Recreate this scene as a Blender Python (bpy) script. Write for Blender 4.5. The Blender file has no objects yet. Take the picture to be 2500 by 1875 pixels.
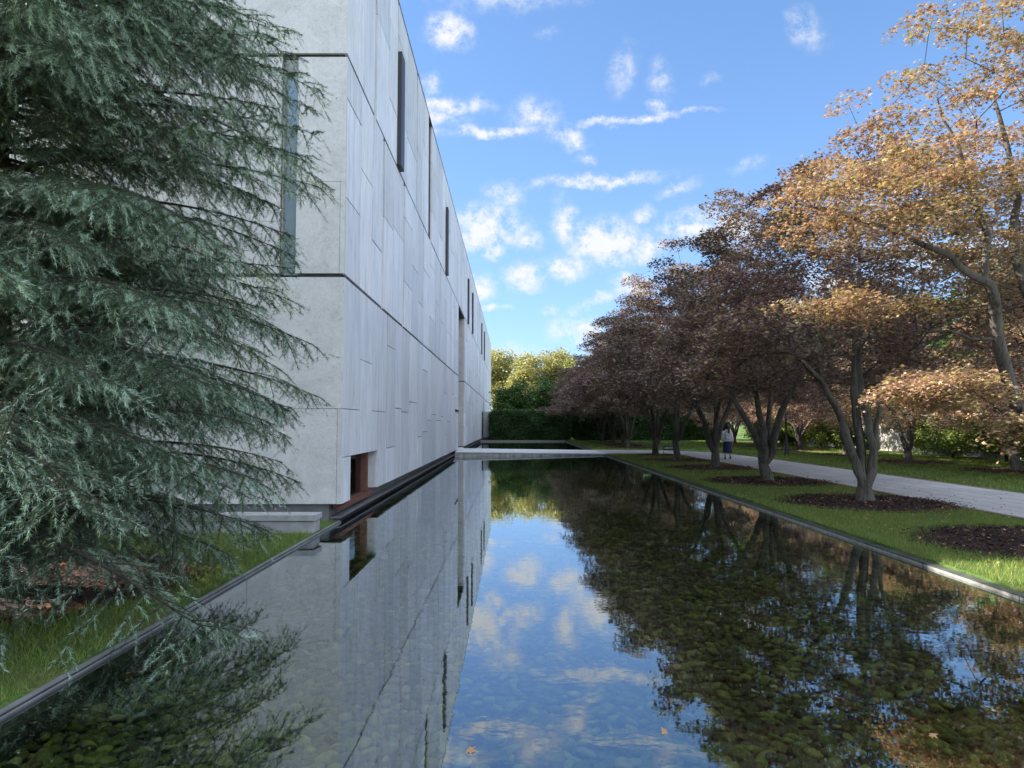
import bpy, math, random, time
import numpy as np
from mathutils import Vector, Matrix
T0 = time.time()
rnd = random.Random(7)
RNG = np.random.default_rng(11)
PI = math.pi
R = math.radians
scene = bpy.context.scene
COL = scene.collection

# ------------------------------------------------------------------ dimensions (metres, camera looks along +Y)
EYE = 1.65
WATER = -0.28
LAWN = -0.20
LAWN_L = -0.245      # the strip of lawn left of the pool lies a little lower
FX = -3.3            # plane of the long stone facade
FY = 13.85           # plane of the end wall
TOP = 13.9
SEAM_HI, SEAM_LO = 9.03, 4.57
STONE_BOTTOM = 0.09
POOL_L, POOL_R, POOL_N, POOL_F = -3.34, 5.57, 0.6, 76.0
SUN = Vector((1.0, -0.19, -0.63)).normalized()   # direction the light travels

# ------------------------------------------------------------------ object helpers
def tag(o, label=None, cat=None, group=None, kind=None):
    if label: o['label'] = label
    if cat: o['category'] = cat
    if group: o['group'] = group
    if kind: o['kind'] = kind
    return o

def empty(name, loc=(0, 0, 0), rz=0.0):
    o = bpy.data.objects.new(name, None)
    o.empty_display_size = 0.3
    COL.objects.link(o)
    o.location = loc
    o.rotation_euler = (0, 0, rz)
    return o

def link_mesh(name, me, parent=None):
    o = bpy.data.objects.new(name, me)
    COL.objects.link(o)
    if parent: o.parent = parent
    return o

def mesh_arrays(name, verts, loops, starts, totals, mat=None, smooth=False, color=None):
    """fast mesh from flat arrays; color = per-face rgb"""
    me = bpy.data.meshes.new(name)
    verts = np.ascontiguousarray(verts, dtype=np.float32)
    loops = np.ascontiguousarray(loops, dtype=np.int32)
    me.vertices.add(len(verts)); me.vertices.foreach_set('co', verts.ravel())
    me.loops.add(len(loops)); me.loops.foreach_set('vertex_index', loops)
    me.polygons.add(len(starts))
    me.polygons.foreach_set('loop_start', np.ascontiguousarray(starts, dtype=np.int32))
    try:
        me.polygons.foreach_set('loop_total', np.ascontiguousarray(totals, dtype=np.int32))
    except Exception:
        pass
    me.update(calc_edges=True)
    me.polygons.foreach_set('use_smooth', np.full(len(starts), bool(smooth)))
    if color is not None:
        a = me.color_attributes.new('tint', 'FLOAT_COLOR', 'CORNER')
        c = np.ones((len(loops), 4), dtype=np.float32)
        c[:, :3] = np.repeat(np.asarray(color, dtype=np.float32), totals, axis=0)
        a.data.foreach_set('color', c.ravel())
    if mat: me.materials.append(mat)
    return me

class MB:
    """collects boxes, tubes and loose faces, then makes ONE mesh"""
    def __init__(self):
        self.v = []; self.f = []; self.c = []
        self.sm = []
    def face(self, pts, col=(1, 1, 1), smooth=False):
        n = len(self.v); self.v += [tuple(p) for p in pts]
        self.f.append(tuple(range(n, n + len(pts)))); self.c.append(col); self.sm.append(smooth)
    def box(self, x0, x1, y0, y1, z0, z1, col=(1, 1, 1), skip=''):
        n = len(self.v)
        self.v += [(x0,y0,z0),(x1,y0,z0),(x1,y1,z0),(x0,y1,z0),(x0,y0,z1),(x1,y0,z1),(x1,y1,z1),(x0,y1,z1)]
        fs = [(0,3,2,1),(4,5,6,7),(0,1,5,4),(1,2,6,5),(2,3,7,6),(3,0,4,7)]
        for q in fs:
            self.f.append(tuple(n + i for i in q)); self.c.append(col); self.sm.append(False)
    def prism(self, pts, z0, z1, col=(1, 1, 1)):
        """pts counter-clockwise (x, y)"""
        n = len(self.v); k = len(pts)
        za = z0 if isinstance(z0, (list, tuple)) else [z0] * k
        zb = z1 if isinstance(z1, (list, tuple)) else [z1] * k
        self.v += [(p[0], p[1], za[i]) for i, p in enumerate(pts)] + [(p[0], p[1], zb[i]) for i, p in enumerate(pts)]
        self.f.append(tuple(n + i for i in reversed(range(k)))); self.f.append(tuple(n + k + i for i in range(k)))
        self.c += [col, col]; self.sm += [False, False]
        for i in range(k):
            j = (i + 1) % k
            self.f.append((n + i, n + j, n + k + j, n + k + i)); self.c.append(col); self.sm.append(False)
    def tube(self, pts, rads, sides=8, col=(1, 1, 1), flute=0.0, ph=0.0, cap=True):
        pts = [Vector(p) for p in pts]
        n0 = len(self.v)
        up = Vector((0.31, 0.17, 0.93))
        prev = None
        for i, p in enumerate(pts):
            a = pts[max(i - 1, 0)]; b = pts[min(i + 1, len(pts) - 1)]
            t = (b - a)
            t = t.normalized() if t.length > 1e-9 else Vector((0, 0, 1))
            if prev is None:
                u = t.orthogonal().normalized()
            else:
                u = prev - t * prev.dot(t)
                u = u.normalized() if u.length > 1e-6 else t.orthogonal().normalized()
            prev = u
            w = t.cross(u)
            for s in range(sides):
                th = 2 * PI * s / sides
                rr = rads[i]
                if flute: rr *= 1 + flute * math.sin(3 * th + ph + i * .35) + flute * .5 * math.sin(5 * th + 2 * ph)
                self.v.append(tuple(p + u * (math.cos(th) * rr) + w * (math.sin(th) * rr)))
        for i in range(len(pts) - 1):
            for s in range(sides):
                s2 = (s + 1) % sides
                a = n0 + i * sides
                self.f.append((a + s, a + s2, a + sides + s2, a + sides + s)); self.c.append(col); self.sm.append(True)
        if cap:
            self.f.append(tuple(n0 + s for s in reversed(range(sides)))); self.c.append(col); self.sm.append(False)
            e = n0 + (len(pts) - 1) * sides
            self.f.append(tuple(e + s for s in range(sides))); self.c.append(col); self.sm.append(False)
    def lathe(self, prof, cx, cy, sides=20, col=(1, 1, 1)):
        n0 = len(self.v)
        for (r, z) in prof:
            for s in range(sides):
                th = 2 * PI * s / sides
                self.v.append((cx + r * math.cos(th), cy + r * math.sin(th), z))
        for i in range(len(prof) - 1):
            for s in range(sides):
                s2 = (s + 1) % sides; a = n0 + i * sides
                self.f.append((a + s, a + s2, a + sides + s2, a + sides + s)); self.c.append(col); self.sm.append(True)
        self.f.append(tuple(n0 + s for s in reversed(range(sides)))); self.c.append(col); self.sm.append(False)
        e = n0 + (len(prof) - 1) * sides
        self.f.append(tuple(e + s for s in range(sides))); self.c.append(col); self.sm.append(False)
    def mesh(self, name, mat):
        tot = np.array([len(q) for q in self.f], dtype=np.int32)
        st = np.concatenate([[0], np.cumsum(tot)[:-1]]) if len(tot) else np.zeros(0, int)
        loops = np.concatenate([np.array(q) for q in self.f]) if len(tot) else np.zeros(0, int)
        me = mesh_arrays(name, np.array(self.v), loops, st, tot, mat, False, np.array(self.c))
        me.polygons.foreach_set('use_smooth', np.array(self.sm))
        return me
    def build(self, name, mat, parent=None):
        return link_mesh(name, self.mesh(name, mat), parent)

# ------------------------------------------------------------------ materials
def new_mat(name):
    m = bpy.data.materials.new(name); m.use_nodes = True
    nt = m.node_tree; nt.nodes.clear()
    out = nt.nodes.new('ShaderNodeOutputMaterial')
    return m, nt, out

def N(nt, typ, **kw):
    n = nt.nodes.new(typ)
    ins = kw.pop('ins', {})
    for k, v in kw.items(): setattr(n, k, v)
    for k, v in ins.items():
        n.inputs[k].default_value = v
    return n

def ramp(nt, fac, stops, interp='LINEAR'):
    n = nt.nodes.new('ShaderNodeValToRGB'); n.color_ramp.interpolation = interp
    el = n.color_ramp.elements
    while len(el) < len(stops): el.new(0.5)
    for e, (p, c) in zip(el, stops):
        e.position = p; e.color = (c[0], c[1], c[2], 1) if len(c) == 3 else c
    nt.links.new(fac, n.inputs[0])
    return n.outputs[0]

def mul(nt, a, b, fac=1.0):
    n = nt.nodes.new('ShaderNodeMix'); n.data_type = 'RGBA'; n.blend_type = 'MULTIPLY'
    n.inputs[0].default_value = fac
    for s, k in ((a, 6), (b, 7)):
        if isinstance(s, tuple): n.inputs[k].default_value = (*s, 1)
        else: nt.links.new(s, n.inputs[k])
    return n.outputs[2]

def mix(nt, a, b, fac):
    n = nt.nodes.new('ShaderNodeMix'); n.data_type = 'RGBA'
    if isinstance(fac, float): n.inputs[0].default_value = fac
    else: nt.links.new(fac, n.inputs[0])
    for s, k in ((a, 6), (b, 7)):
        if isinstance(s, tuple): n.inputs[k].default_value = (*s, 1)
        else: nt.links.new(s, n.inputs[k])
    return n.outputs[2]

def noise(nt, scale, detail=4, rough=0.55, vec=None, stretch=None, dist=0.0):
    if vec is None:
        vec = nt.nodes.new('ShaderNodeTexCoord').outputs['Object']
    if stretch is not None:
        mp = nt.nodes.new('ShaderNodeMapping'); mp.inputs['Scale'].default_value = stretch
        nt.links.new(vec, mp.inputs['Vector']); vec = mp.outputs[0]
    n = nt.nodes.new('ShaderNodeTexNoise')
    n.inputs['Scale'].default_value = scale; n.inputs['Detail'].default_value = detail
    n.inputs['Roughness'].default_value = rough; n.inputs['Distortion'].default_value = dist
    nt.links.new(vec, n.inputs['Vector'])
    return n.outputs['Fac']

def principled(nt, out, color, rough=0.8, bump=None, bstr=0.3, bdist=0.01, spec=0.3, metal=0.0):
    b = nt.nodes.new('ShaderNodeBsdfPrincipled')
    if isinstance(color, tuple): b.inputs['Base Color'].default_value = (*color, 1)
    else: nt.links.new(color, b.inputs['Base Color'])
    if isinstance(rough, float): b.inputs['Roughness'].default_value = rough
    else: nt.links.new(rough, b.inputs['Roughness'])
    b.inputs['Specular IOR Level'].default_value = spec
    b.inputs['Metallic'].default_value = metal
    if bump is not None:
        bp = nt.nodes.new('ShaderNodeBump'); bp.inputs['Strength'].default_value = bstr
        bp.inputs['Distance'].default_value = bdist
        nt.links.new(bump, bp.inputs['Height']); nt.links.new(bp.outputs[0], b.inputs['Normal'])
    nt.links.new(b.outputs[0], out.inputs[0])
    return b

def simple(name, color, rough=0.6, metal=0.0, spec=0.4, nscale=8.0, var=0.25, bump=0.15):
    m, nt, out = new_mat(name)
    n = noise(nt, nscale, 5)
    c = ramp(nt, n, [(0.3, tuple(x * (1 - var) for x in color)), (0.7, tuple(min(1, x * (1 + var)) for x in color))])
    principled(nt, out, c, rough, n, bump, 0.01, spec, metal)
    return m

def tint_attr(nt):
    a = nt.nodes.new('ShaderNodeAttribute'); a.attribute_name = 'tint'
    return a.outputs['Color']

def m_stone_side():
    m, nt, out = new_mat('limestone_veined')
    streak = noise(nt, 1.0, 8, 0.68, stretch=(4, 5.0, 0.6), dist=0.6)
    fine = noise(nt, 1.0, 6, 0.7, stretch=(12, 17.0, 1.6), dist=0.4)
    blot = noise(nt, 0.55, 5, 0.6)
    c = ramp(nt, streak, [(0.30, (0.50, 0.505, 0.52)), (0.46, (0.60, 0.605, 0.62)), (0.62, (0.67, 0.675, 0.69)), (0.75, (0.74, 0.74, 0.75))])
    c2 = ramp(nt, fine, [(0.30, (0.60, 0.59, 0.58)), (0.40, (0.90, 0.90, 0.90)), (0.52, (1, 1, 1))])
    c = mul(nt, c, c2)
    c = mul(nt, c, ramp(nt, blot, [(0.3, (0.90, 0.90, 0.92)), (0.7, (1, 0.99, 0.97))]))
    c = mul(nt, c, tint_attr(nt))
    principled(nt, out, c, 0.72, fine, 0.35, 0.01, 0.25)
    return m

def m_stone_end():
    m, nt, out = new_mat('limestone_mottled')
    n1 = noise(nt, 1.6, 10, 0.74, dist=1.0)
    n2 = noise(nt, 15.0, 8, 0.75, dist=1.5)
    n3 = noise(nt, 40.0, 4, 0.6)
    c = ramp(nt, n1, [(0.32, (0.40, 0.38, 0.36)), (0.5, (0.475, 0.455, 0.435)), (0.68, (0.54, 0.52, 0.50))])
    c = mul(nt, c, ramp(nt, n2, [(0.34, (0.70, 0.69, 0.67)), (0.44, (0.94, 0.94, 0.94)), (0.6, (1.03, 1.03, 1.03))]))
    c = mul(nt, c, ramp(nt, n3, [(0.3, (0.9, 0.9, 0.9)), (0.6, (1, 1, 1))]))
    c = mul(nt, c, tint_attr(nt))
    principled(nt, out, c, 0.78, n2, 0.1, 0.006, 0.2)
    return m

def m_bark(name, a, b, sc=1.0):
    m, nt, out = new_mat(name)
    n = noise(nt, 1.0 * sc, 8, 0.7, stretch=(14, 14, 2.2), dist=1.0)
    big = noise(nt, 1.3, 4, 0.6)
    c = ramp(nt, n, [(0.36, a), (0.46, tuple(.3 * x + .7 * y for x, y in zip(a, b))), (0.66, b)])
    c = mul(nt, c, ramp(nt, big, [(0.35, (0.6, 0.58, 0.55)), (0.6, (1, 1, 1))]))
    principled(nt, out, c, 0.9, n, 0.8, 0.03, 0.15)
    return m

def m_leaf(name, stops, trans=0.35, clump=(0.9, 0.45), rough=0.55, spec=0.35, cols=None, tcol=(1.08, 1.0, 0.72)):
    """leaves: each leaf its own tone, broad patches of leaf colour through the crown"""
    m, nt, out = new_mat(name)
    g = nt.nodes.new('ShaderNodeNewGeometry')
    c = ramp(nt, g.outputs['Random Per Island'], stops)
    if cols:
        n = noise(nt, clump[0], 3, 0.6)
        c = mix(nt, c, mul(nt, c, cols), ramp(nt, n, [(0.42, (0, 0, 0)), (0.62, (1, 1, 1))]))
    b = nt.nodes.new('ShaderNodeBsdfPrincipled')
    nt.links.new(c, b.inputs['Base Color']); b.inputs['Roughness'].default_value = rough
    b.inputs['Specular IOR Level'].default_value = spec
    t = nt.nodes.new('ShaderNodeBsdfTranslucent')
    nt.links.new(mul(nt, c, tcol), t.inputs[0])
    mx = nt.nodes.new('ShaderNodeMixShader'); mx.inputs[0].default_value = trans
    nt.links.new(b.outputs[0], mx.inputs[1]); nt.links.new(t.outputs[0], mx.inputs[2])
    nt.links.new(mx.outputs[0], out.inputs[0])
    return m

def m_ground():
    m, nt, out = new_mat('lawn_soil')
    n = noise(nt, 1.2, 6, 0.6); n2 = noise(nt, 22, 4, 0.7)
    c = ramp(nt, n, [(0.3, (0.045, 0.08, 0.022)), (0.5, (0.075, 0.125, 0.03)), (0.62, (0.12, 0.13, 0.05)), (0.75, (0.13, 0.11, 0.06))])
    c = mul(nt, c, ramp(nt, n2, [(0.3, (0.55, 0.55, 0.5)), (0.65, (1.1, 1.1, 1.0))]))
    principled(nt, out, c, 0.95, n2, 0.8, 0.03, 0.1)
    return m

def m_mulch():
    m, nt, out = new_mat('bark_mulch')
    n = noise(nt, 26, 6, 0.75); n2 = noise(nt, 2.0, 4)
    g = nt.nodes.new('ShaderNodeNewGeometry')
    c = ramp(nt, n, [(0.32, (0.016, 0.011, 0.010)), (0.52, (0.045, 0.030, 0.026)), (0.75, (0.10, 0.068, 0.055))])
    c = mul(nt, c, ramp(nt, g.outputs['Random Per Island'], [(0, (0.7, 0.66, 0.66)), (0.8, (1.25, 1.15, 1.1)), (0.93, (1.5, 1.3, 1.1)), (0.96, (3.5, 2.6, 1.7)), (1, (4.2, 3.3, 2.4))]))
    principled(nt, out, c, 0.95, n, 0.9, 0.03, 0.1)
    return m

def m_pebble():
    m, nt, out = new_mat('river_pebbles')
    g = nt.nodes.new('ShaderNodeNewGeometry')
    c = ramp(nt, g.outputs['Random Per Island'],
             [(0.0, (0.018, 0.024, 0.014)), (0.2, (0.05, 0.062, 0.026)), (0.4, (0.10, 0.118, 0.04)), (0.55, (0.068, 0.066, 0.036)), (0.7, (0.044, 0.056, 0.044)), (0.86, (0.155, 0.17, 0.06)), (0.985, (0.17, 0.17, 0.10)), (1.0, (0.30, 0.30, 0.24))])
    n = noise(nt, 14, 6, 0.65)
    c = mul(nt, c, ramp(nt, n, [(0.3, (0.62, 0.65, 0.5)), (0.65, (1.15, 1.15, 1.0))]))
    principled(nt, out, c, 0.75, n, 0.2, 0.005, 0.2)
    return m

def m_water():
    m, nt, out = new_mat('pool_water')
    tc = nt.nodes.new('ShaderNodeTexCoord').outputs['Object']
    n1 = noise(nt, 1.0, 3, 0.5, vec=tc, stretch=(2.2, 3.6, 1))
    n2 = noise(nt, 1.0, 2, 0.5, vec=tc, stretch=(9, 16, 1))
    patch = noise(nt, 0.35, 3, 0.5, vec=tc)
    a = nt.nodes.new('ShaderNodeMath'); a.operation = 'MULTIPLY_ADD'; a.inputs[1].default_value = 0.16
    nt.links.new(n2, a.inputs[0]); nt.links.new(n1, a.inputs[2])
    pm = nt.nodes.new('ShaderNodeMapRange'); pm.inputs[1].default_value = 0.4; pm.inputs[2].default_value = 0.65
    pm.inputs[3].default_value = 0.25; pm.inputs[4].default_value = 1.0
    nt.links.new(patch, pm.inputs[0])
    bp = nt.nodes.new('ShaderNodeBump'); bp.inputs['Distance'].default_value = 0.0016
    nt.links.new(pm.outputs[0], bp.inputs['Strength']); nt.links.new(a.outputs[0], bp.inputs['Height'])
    fr = nt.nodes.new('ShaderNodeFresnel'); fr.inputs[0].default_value = 1.33
    nt.links.new(bp.outputs[0], fr.inputs['Normal'])
    pw = nt.nodes.new('ShaderNodeMath'); pw.operation = 'POWER'; pw.inputs[1].default_value = 0.50
    nt.links.new(fr.outputs[0], pw.inputs[0])
    gl = nt.nodes.new('ShaderNodeBsdfGlossy'); gl.inputs['Roughness'].default_value = 0.0
    gl.inputs['Color'].default_value = (0.90, 0.95, 1, 1)
    nt.links.new(bp.outputs[0], gl.inputs['Normal'])
    tr = nt.nodes.new('ShaderNodeBsdfTransparent'); tr.inputs[0].default_value = (0.76, 0.83, 0.62, 1)
    mx = nt.nodes.new('ShaderNodeMixShader')
    nt.links.new(pw.outputs[0], mx.inputs[0]); nt.links.new(tr.outputs[0], mx.inputs[1]); nt.links.new(gl.outputs[0], mx.inputs[2])
    nt.links.new(mx.outputs[0], out.inputs[0])
    return m

def m_paving():
    m, nt, out = new_mat('stone_paving')
    n = noise(nt, 5.0, 6, 0.65); n2 = noise(nt, 0.8, 4)
    br = nt.nodes.new('ShaderNodeTexBrick')
    mp = nt.nodes.new('ShaderNodeMapping'); mp.inputs['Rotation'].default_value = (0, 0, R(90))
    tc = nt.nodes.new('ShaderNodeTexCoord'); nt.links.new(tc.outputs['Object'], mp.inputs[0]); nt.links.new(mp.outputs[0], br.inputs['Vector'])
    br.inputs['Scale'].default_value = 1.0; br.inputs['Brick Width'].default_value = 1.6; br.inputs['Row Height'].default_value = 0.55
    br.inputs['Mortar Size'].default_value = 0.012
    br.inputs['Color1'].default_value = (0.40, 0.385, 0.37, 1); br.inputs['Color2'].default_value = (0.46, 0.44, 0.425, 1)
    br.inputs['Mortar'].default_value = (0.15, 0.14, 0.13, 1)
    c = mul(nt, br.outputs[0], ramp(nt, n, [(0.3, (0.85, 0.84, 0.82)), (0.7, (1.05, 1.05, 1.05))]))
    c = mul(nt, c, ramp(nt, n2, [(0.3, (0.85, 0.85, 0.85)), (0.7, (1, 1, 1))]))
    principled(nt, out, c, 0.8, n, 0.2, 0.005, 0.25)
    return m

def m_glass(base=(0.012, 0.02, 0.022), ior=4.0):
    m, nt, out = new_mat('window_glass')
    d = nt.nodes.new('ShaderNodeBsdfDiffuse'); d.inputs[0].default_value = (*base, 1)
    g = nt.nodes.new('ShaderNodeBsdfGlossy'); g.inputs['Roughness'].default_value = .02; g.inputs['Color'].default_value = (.75, .85, .9, 1)
    f = nt.nodes.new('ShaderNodeFresnel'); f.inputs[0].default_value = ior
    x = nt.nodes.new('ShaderNodeMixShader'); nt.links.new(f.outputs[0], x.inputs[0]); nt.links.new(d.outputs[0], x.inputs[1]); nt.links.new(g.outputs[0], x.inputs[2])
    nt.links.new(x.outputs[0], out.inputs[0])
    return m

def m_clear():
    m, nt, out = new_mat('clear_glass')
    t = nt.nodes.new('ShaderNodeBsdfTransparent'); t.inputs[0].default_value = (.72, .8, .78, 1)
    g = nt.nodes.new('ShaderNodeBsdfGlossy'); g.inputs['Roughness'].default_value = .01
    f = nt.nodes.new('ShaderNodeFresnel'); f.inputs[0].default_value = 1.5
    x = nt.nodes.new('ShaderNodeMixShader'); nt.links.new(f.outputs[0], x.inputs[0]); nt.links.new(t.outputs[0], x.inputs[1]); nt.links.new(g.outputs[0], x.inputs[2])
    nt.links.new(x.outputs[0], out.inputs[0])
    return m
MAT = {}
MAT['side'] = m_stone_side(); MAT['end'] = m_stone_end()
MAT['joint'] = simple('joint_backing', (0.10, 0.10, 0.10), 0.9)
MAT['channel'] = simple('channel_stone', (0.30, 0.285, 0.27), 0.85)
MAT['fin'] = simple('dark_bronze', (0.035, 0.034, 0.036), 0.45, 0.3, nscale=30, var=.5)
MAT['metal'] = simple('grey_metal', (0.15, 0.145, 0.145), 0.5, 0.15, nscale=3, var=.2, bump=.05)
MAT['black'] = simple('black_metal', (0.02, 0.02, 0.021), 0.5)
MAT['wood'] = simple('mahogany', (0.13, 0.05, 0.032), 0.5, nscale=14)
MAT['glass'] = m_glass(); MAT['clear'] = m_clear(); MAT['pale_glass'] = m_glass((.26, .33, .36), 2.2)  # pale_glass: pale base colour stands in for sky reflected in the slot window
MAT['paving'] = m_paving()
MAT['kerb'] = simple('kerb_stone', (0.19, 0.18, 0.155), 0.85, nscale=9, var=.3, bump=.5)
MAT['bridge'] = simple('bridge_stone', (0.52, 0.51, 0.50), 0.8, nscale=3, var=.12)
MAT['fascia'] = simple('weathered_fascia', (0.30, 0.29, 0.27), 0.85, nscale=5, var=.4, bump=.4)
MAT['wallstone'] = simple('garden_wall_stone', (0.27, 0.265, 0.26), 0.85, nscale=6, var=.18, bump=.3)
MAT['boundary'] = simple('old_wall_render', (0.27, 0.25, 0.21), 0.9, nscale=4, var=.35, bump=.4)
MAT['brick'] = simple('edging_brick', (0.17, 0.10, 0.085), 0.9, nscale=12, var=.4)
MAT['ground'] = m_ground(); MAT['mulch'] = m_mulch(); MAT['pebble'] = m_pebble(); MAT['water'] = m_water()
MAT['poolfloor'] = simple('pool_silt', (0.035, 0.04, 0.028), 0.95, nscale=6, var=.5)
MAT['bark'] = m_bark('maple_bark', (0.016, 0.014, 0.012), (0.12, 0.105, 0.088))
MAT['cbark'] = m_bark('cedar_bark', (0.02, 0.016, 0.014), (0.075, 0.062, 0.055))
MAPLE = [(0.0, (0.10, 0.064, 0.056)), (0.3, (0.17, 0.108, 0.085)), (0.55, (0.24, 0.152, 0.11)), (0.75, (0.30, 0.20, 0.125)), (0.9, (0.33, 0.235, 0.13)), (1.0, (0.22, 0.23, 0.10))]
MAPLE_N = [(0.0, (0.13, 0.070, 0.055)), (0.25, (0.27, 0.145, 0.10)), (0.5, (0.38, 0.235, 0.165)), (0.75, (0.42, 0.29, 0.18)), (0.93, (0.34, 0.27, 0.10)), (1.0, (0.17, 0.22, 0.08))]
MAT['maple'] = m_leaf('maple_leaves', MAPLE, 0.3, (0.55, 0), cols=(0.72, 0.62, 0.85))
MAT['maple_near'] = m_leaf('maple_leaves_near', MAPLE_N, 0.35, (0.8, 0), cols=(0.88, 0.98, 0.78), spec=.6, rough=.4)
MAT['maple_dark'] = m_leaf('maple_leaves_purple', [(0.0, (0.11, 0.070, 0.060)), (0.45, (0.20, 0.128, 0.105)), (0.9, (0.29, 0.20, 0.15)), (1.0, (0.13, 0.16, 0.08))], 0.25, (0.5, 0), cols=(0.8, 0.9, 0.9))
MAT['green'] = m_leaf('green_leaves', [(0, (0.03, 0.065, 0.015)), (0.6, (0.06, 0.12, 0.025)), (1, (0.12, 0.19, 0.04))], 0.3, (0.3, 0), cols=(0.6, 0.75, 0.7))
MAT['shrub'] = m_leaf('shrub_leaves', [(0, (0.07, 0.11, 0.025)), (0.6, (0.16, 0.22, 0.05)), (1, (0.34, 0.34, 0.10))], 0.4, (0.6, 0), cols=(0.6, 0.75, 0.7))
MAT['yellow'] = m_leaf('yellow_green_leaves', [(0, (0.18, 0.20, 0.07)), (0.5, (0.31, 0.32, 0.11)), (1, (0.44, 0.39, 0.14))], 0.35, (0.15, 0), cols=(0.8, 0.72, 0.8))
MAT['hedge'] = m_leaf('hedge_leaves', [(0, (0.022, 0.05, 0.015)), (0.6, (0.045, 0.09, 0.02)), (1, (0.075, 0.13, 0.035))], 0.25, (0.5, 0), cols=(0.7, 0.8, 0.8))
MAT['hedge_core'] = simple('hedge_core', (0.012, 0.015, 0.009), 0.95)
MAT['needle'] = m_leaf('cedar_needles', [(0, (0.11, 0.08, 0.045)), (0.05, (0.10, 0.09, 0.045)), (0.08, (0.028, 0.058, 0.030)), (0.5, (0.055, 0.092, 0.050)), (1, (0.11, 0.16, 0.10))], 0.15, (0.8, 0), cols=(0.75, 0.8, 0.7), tcol=(1.1, 1.1, 0.6))  # green darkened further to paint the shade deep in the crown
MAT['needle_tip'] = m_leaf('cedar_new_needles_lit', [(0, (0.14, 0.21, 0.15)), (0.5, (0.27, 0.36, 0.28)), (1, (0.40, 0.49, 0.41))], 0.15, (0.8, 0), cols=(0.85, 0.88, 0.8), tcol=(1.1, 1.1, 0.6))  # pale new tips, lightened further as painted highlights
MAT['grass'] = m_leaf('grass_blades', [(0, (0.08, 0.12, 0.03)), (0.6, (0.17, 0.23, 0.045)), (0.9, (0.28, 0.32, 0.06)), (1, (0.28, 0.26, 0.12))], 0.4, (1.2, 0), cols=(0.72, 0.82, 0.78))
MAT['litter'] = m_leaf('fallen_leaves', [(0, (0.10, 0.05, 0.03)), (0.5, (0.26, 0.13, 0.06)), (1, (0.42, 0.26, 0.12))], 0.1)

# ------------------------------------------------------------------ leaf clouds
def orient(n, tilt, rng):
    """n random frames; normals around +Z with gaussian tilt"""
    az = rng.uniform(0, 2 * PI, n)
    nx = rng.normal(0, tilt, n); ny = rng.normal(0, tilt, n)
    nz = np.ones(n)
    nrm = np.stack([nx, ny, nz], 1); nrm /= np.linalg.norm(nrm, axis=1)[:, None]
    t = np.stack([np.cos(az), np.sin(az), np.zeros(n)], 1)
    t -= nrm * (t * nrm).sum(1)[:, None]; t /= np.linalg.norm(t, axis=1)[:, None]
    b = np.cross(nrm, t)
    return t, b, nrm

def _star():
    pts = []
    lobes = [(-128, .55), (-72, .8), (-24, .98), (24, .98), (72, .8), (128, .55)]
    lobes = [(-115, .6), (-55, .88), (0, 1.05), (55, .88), (115, .6)]
    for i, (a, r) in enumerate(lobes):
        pts.append((r * math.cos(R(a)), r * math.sin(R(a))))
        if i < 4:
            am = (a + lobes[i + 1][0]) / 2
            pts.append((.36 * math.cos(R(am)), .36 * math.sin(R(am))))
    pts.append((-.25, 0.0))
    return np.array(pts)
STAR = _star()
QUAD = np.array([(-.7, 0), (0.0, -.55), (.95, 0), (0.0, .55)])
TRI5 = np.array([(-.5, 0), (-.1, -.75), (.25, -.25), (.95, 0.05), (.3, .3), (-.15, .8)])

def leaf_mesh(name, pos, size, shape, mat, tilt, rng, frames=None, droop=0.0):
    n = len(pos); k = len(shape)
    t, b, nr = frames if frames is not None else orient(n, tilt, rng)
    s = size * rng.uniform(.7, 1.25, n)
    V = pos[:, None, :] + (t[:, None, :] * shape[None, :, 0, None] + b[:, None, :] * shape[None, :, 1, None]) * s[:, None, None]
    rr = np.hypot(shape[:, 0], shape[:, 1])
    V -= nr[:, None, :] * (rr ** 2)[None, :, None] * s[:, None, None] * .22
    V = V.reshape(-1, 3)
    return mesh_arrays(name, V, np.arange(n * k), np.arange(n) * k, np.full(n, k), mat)

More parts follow.
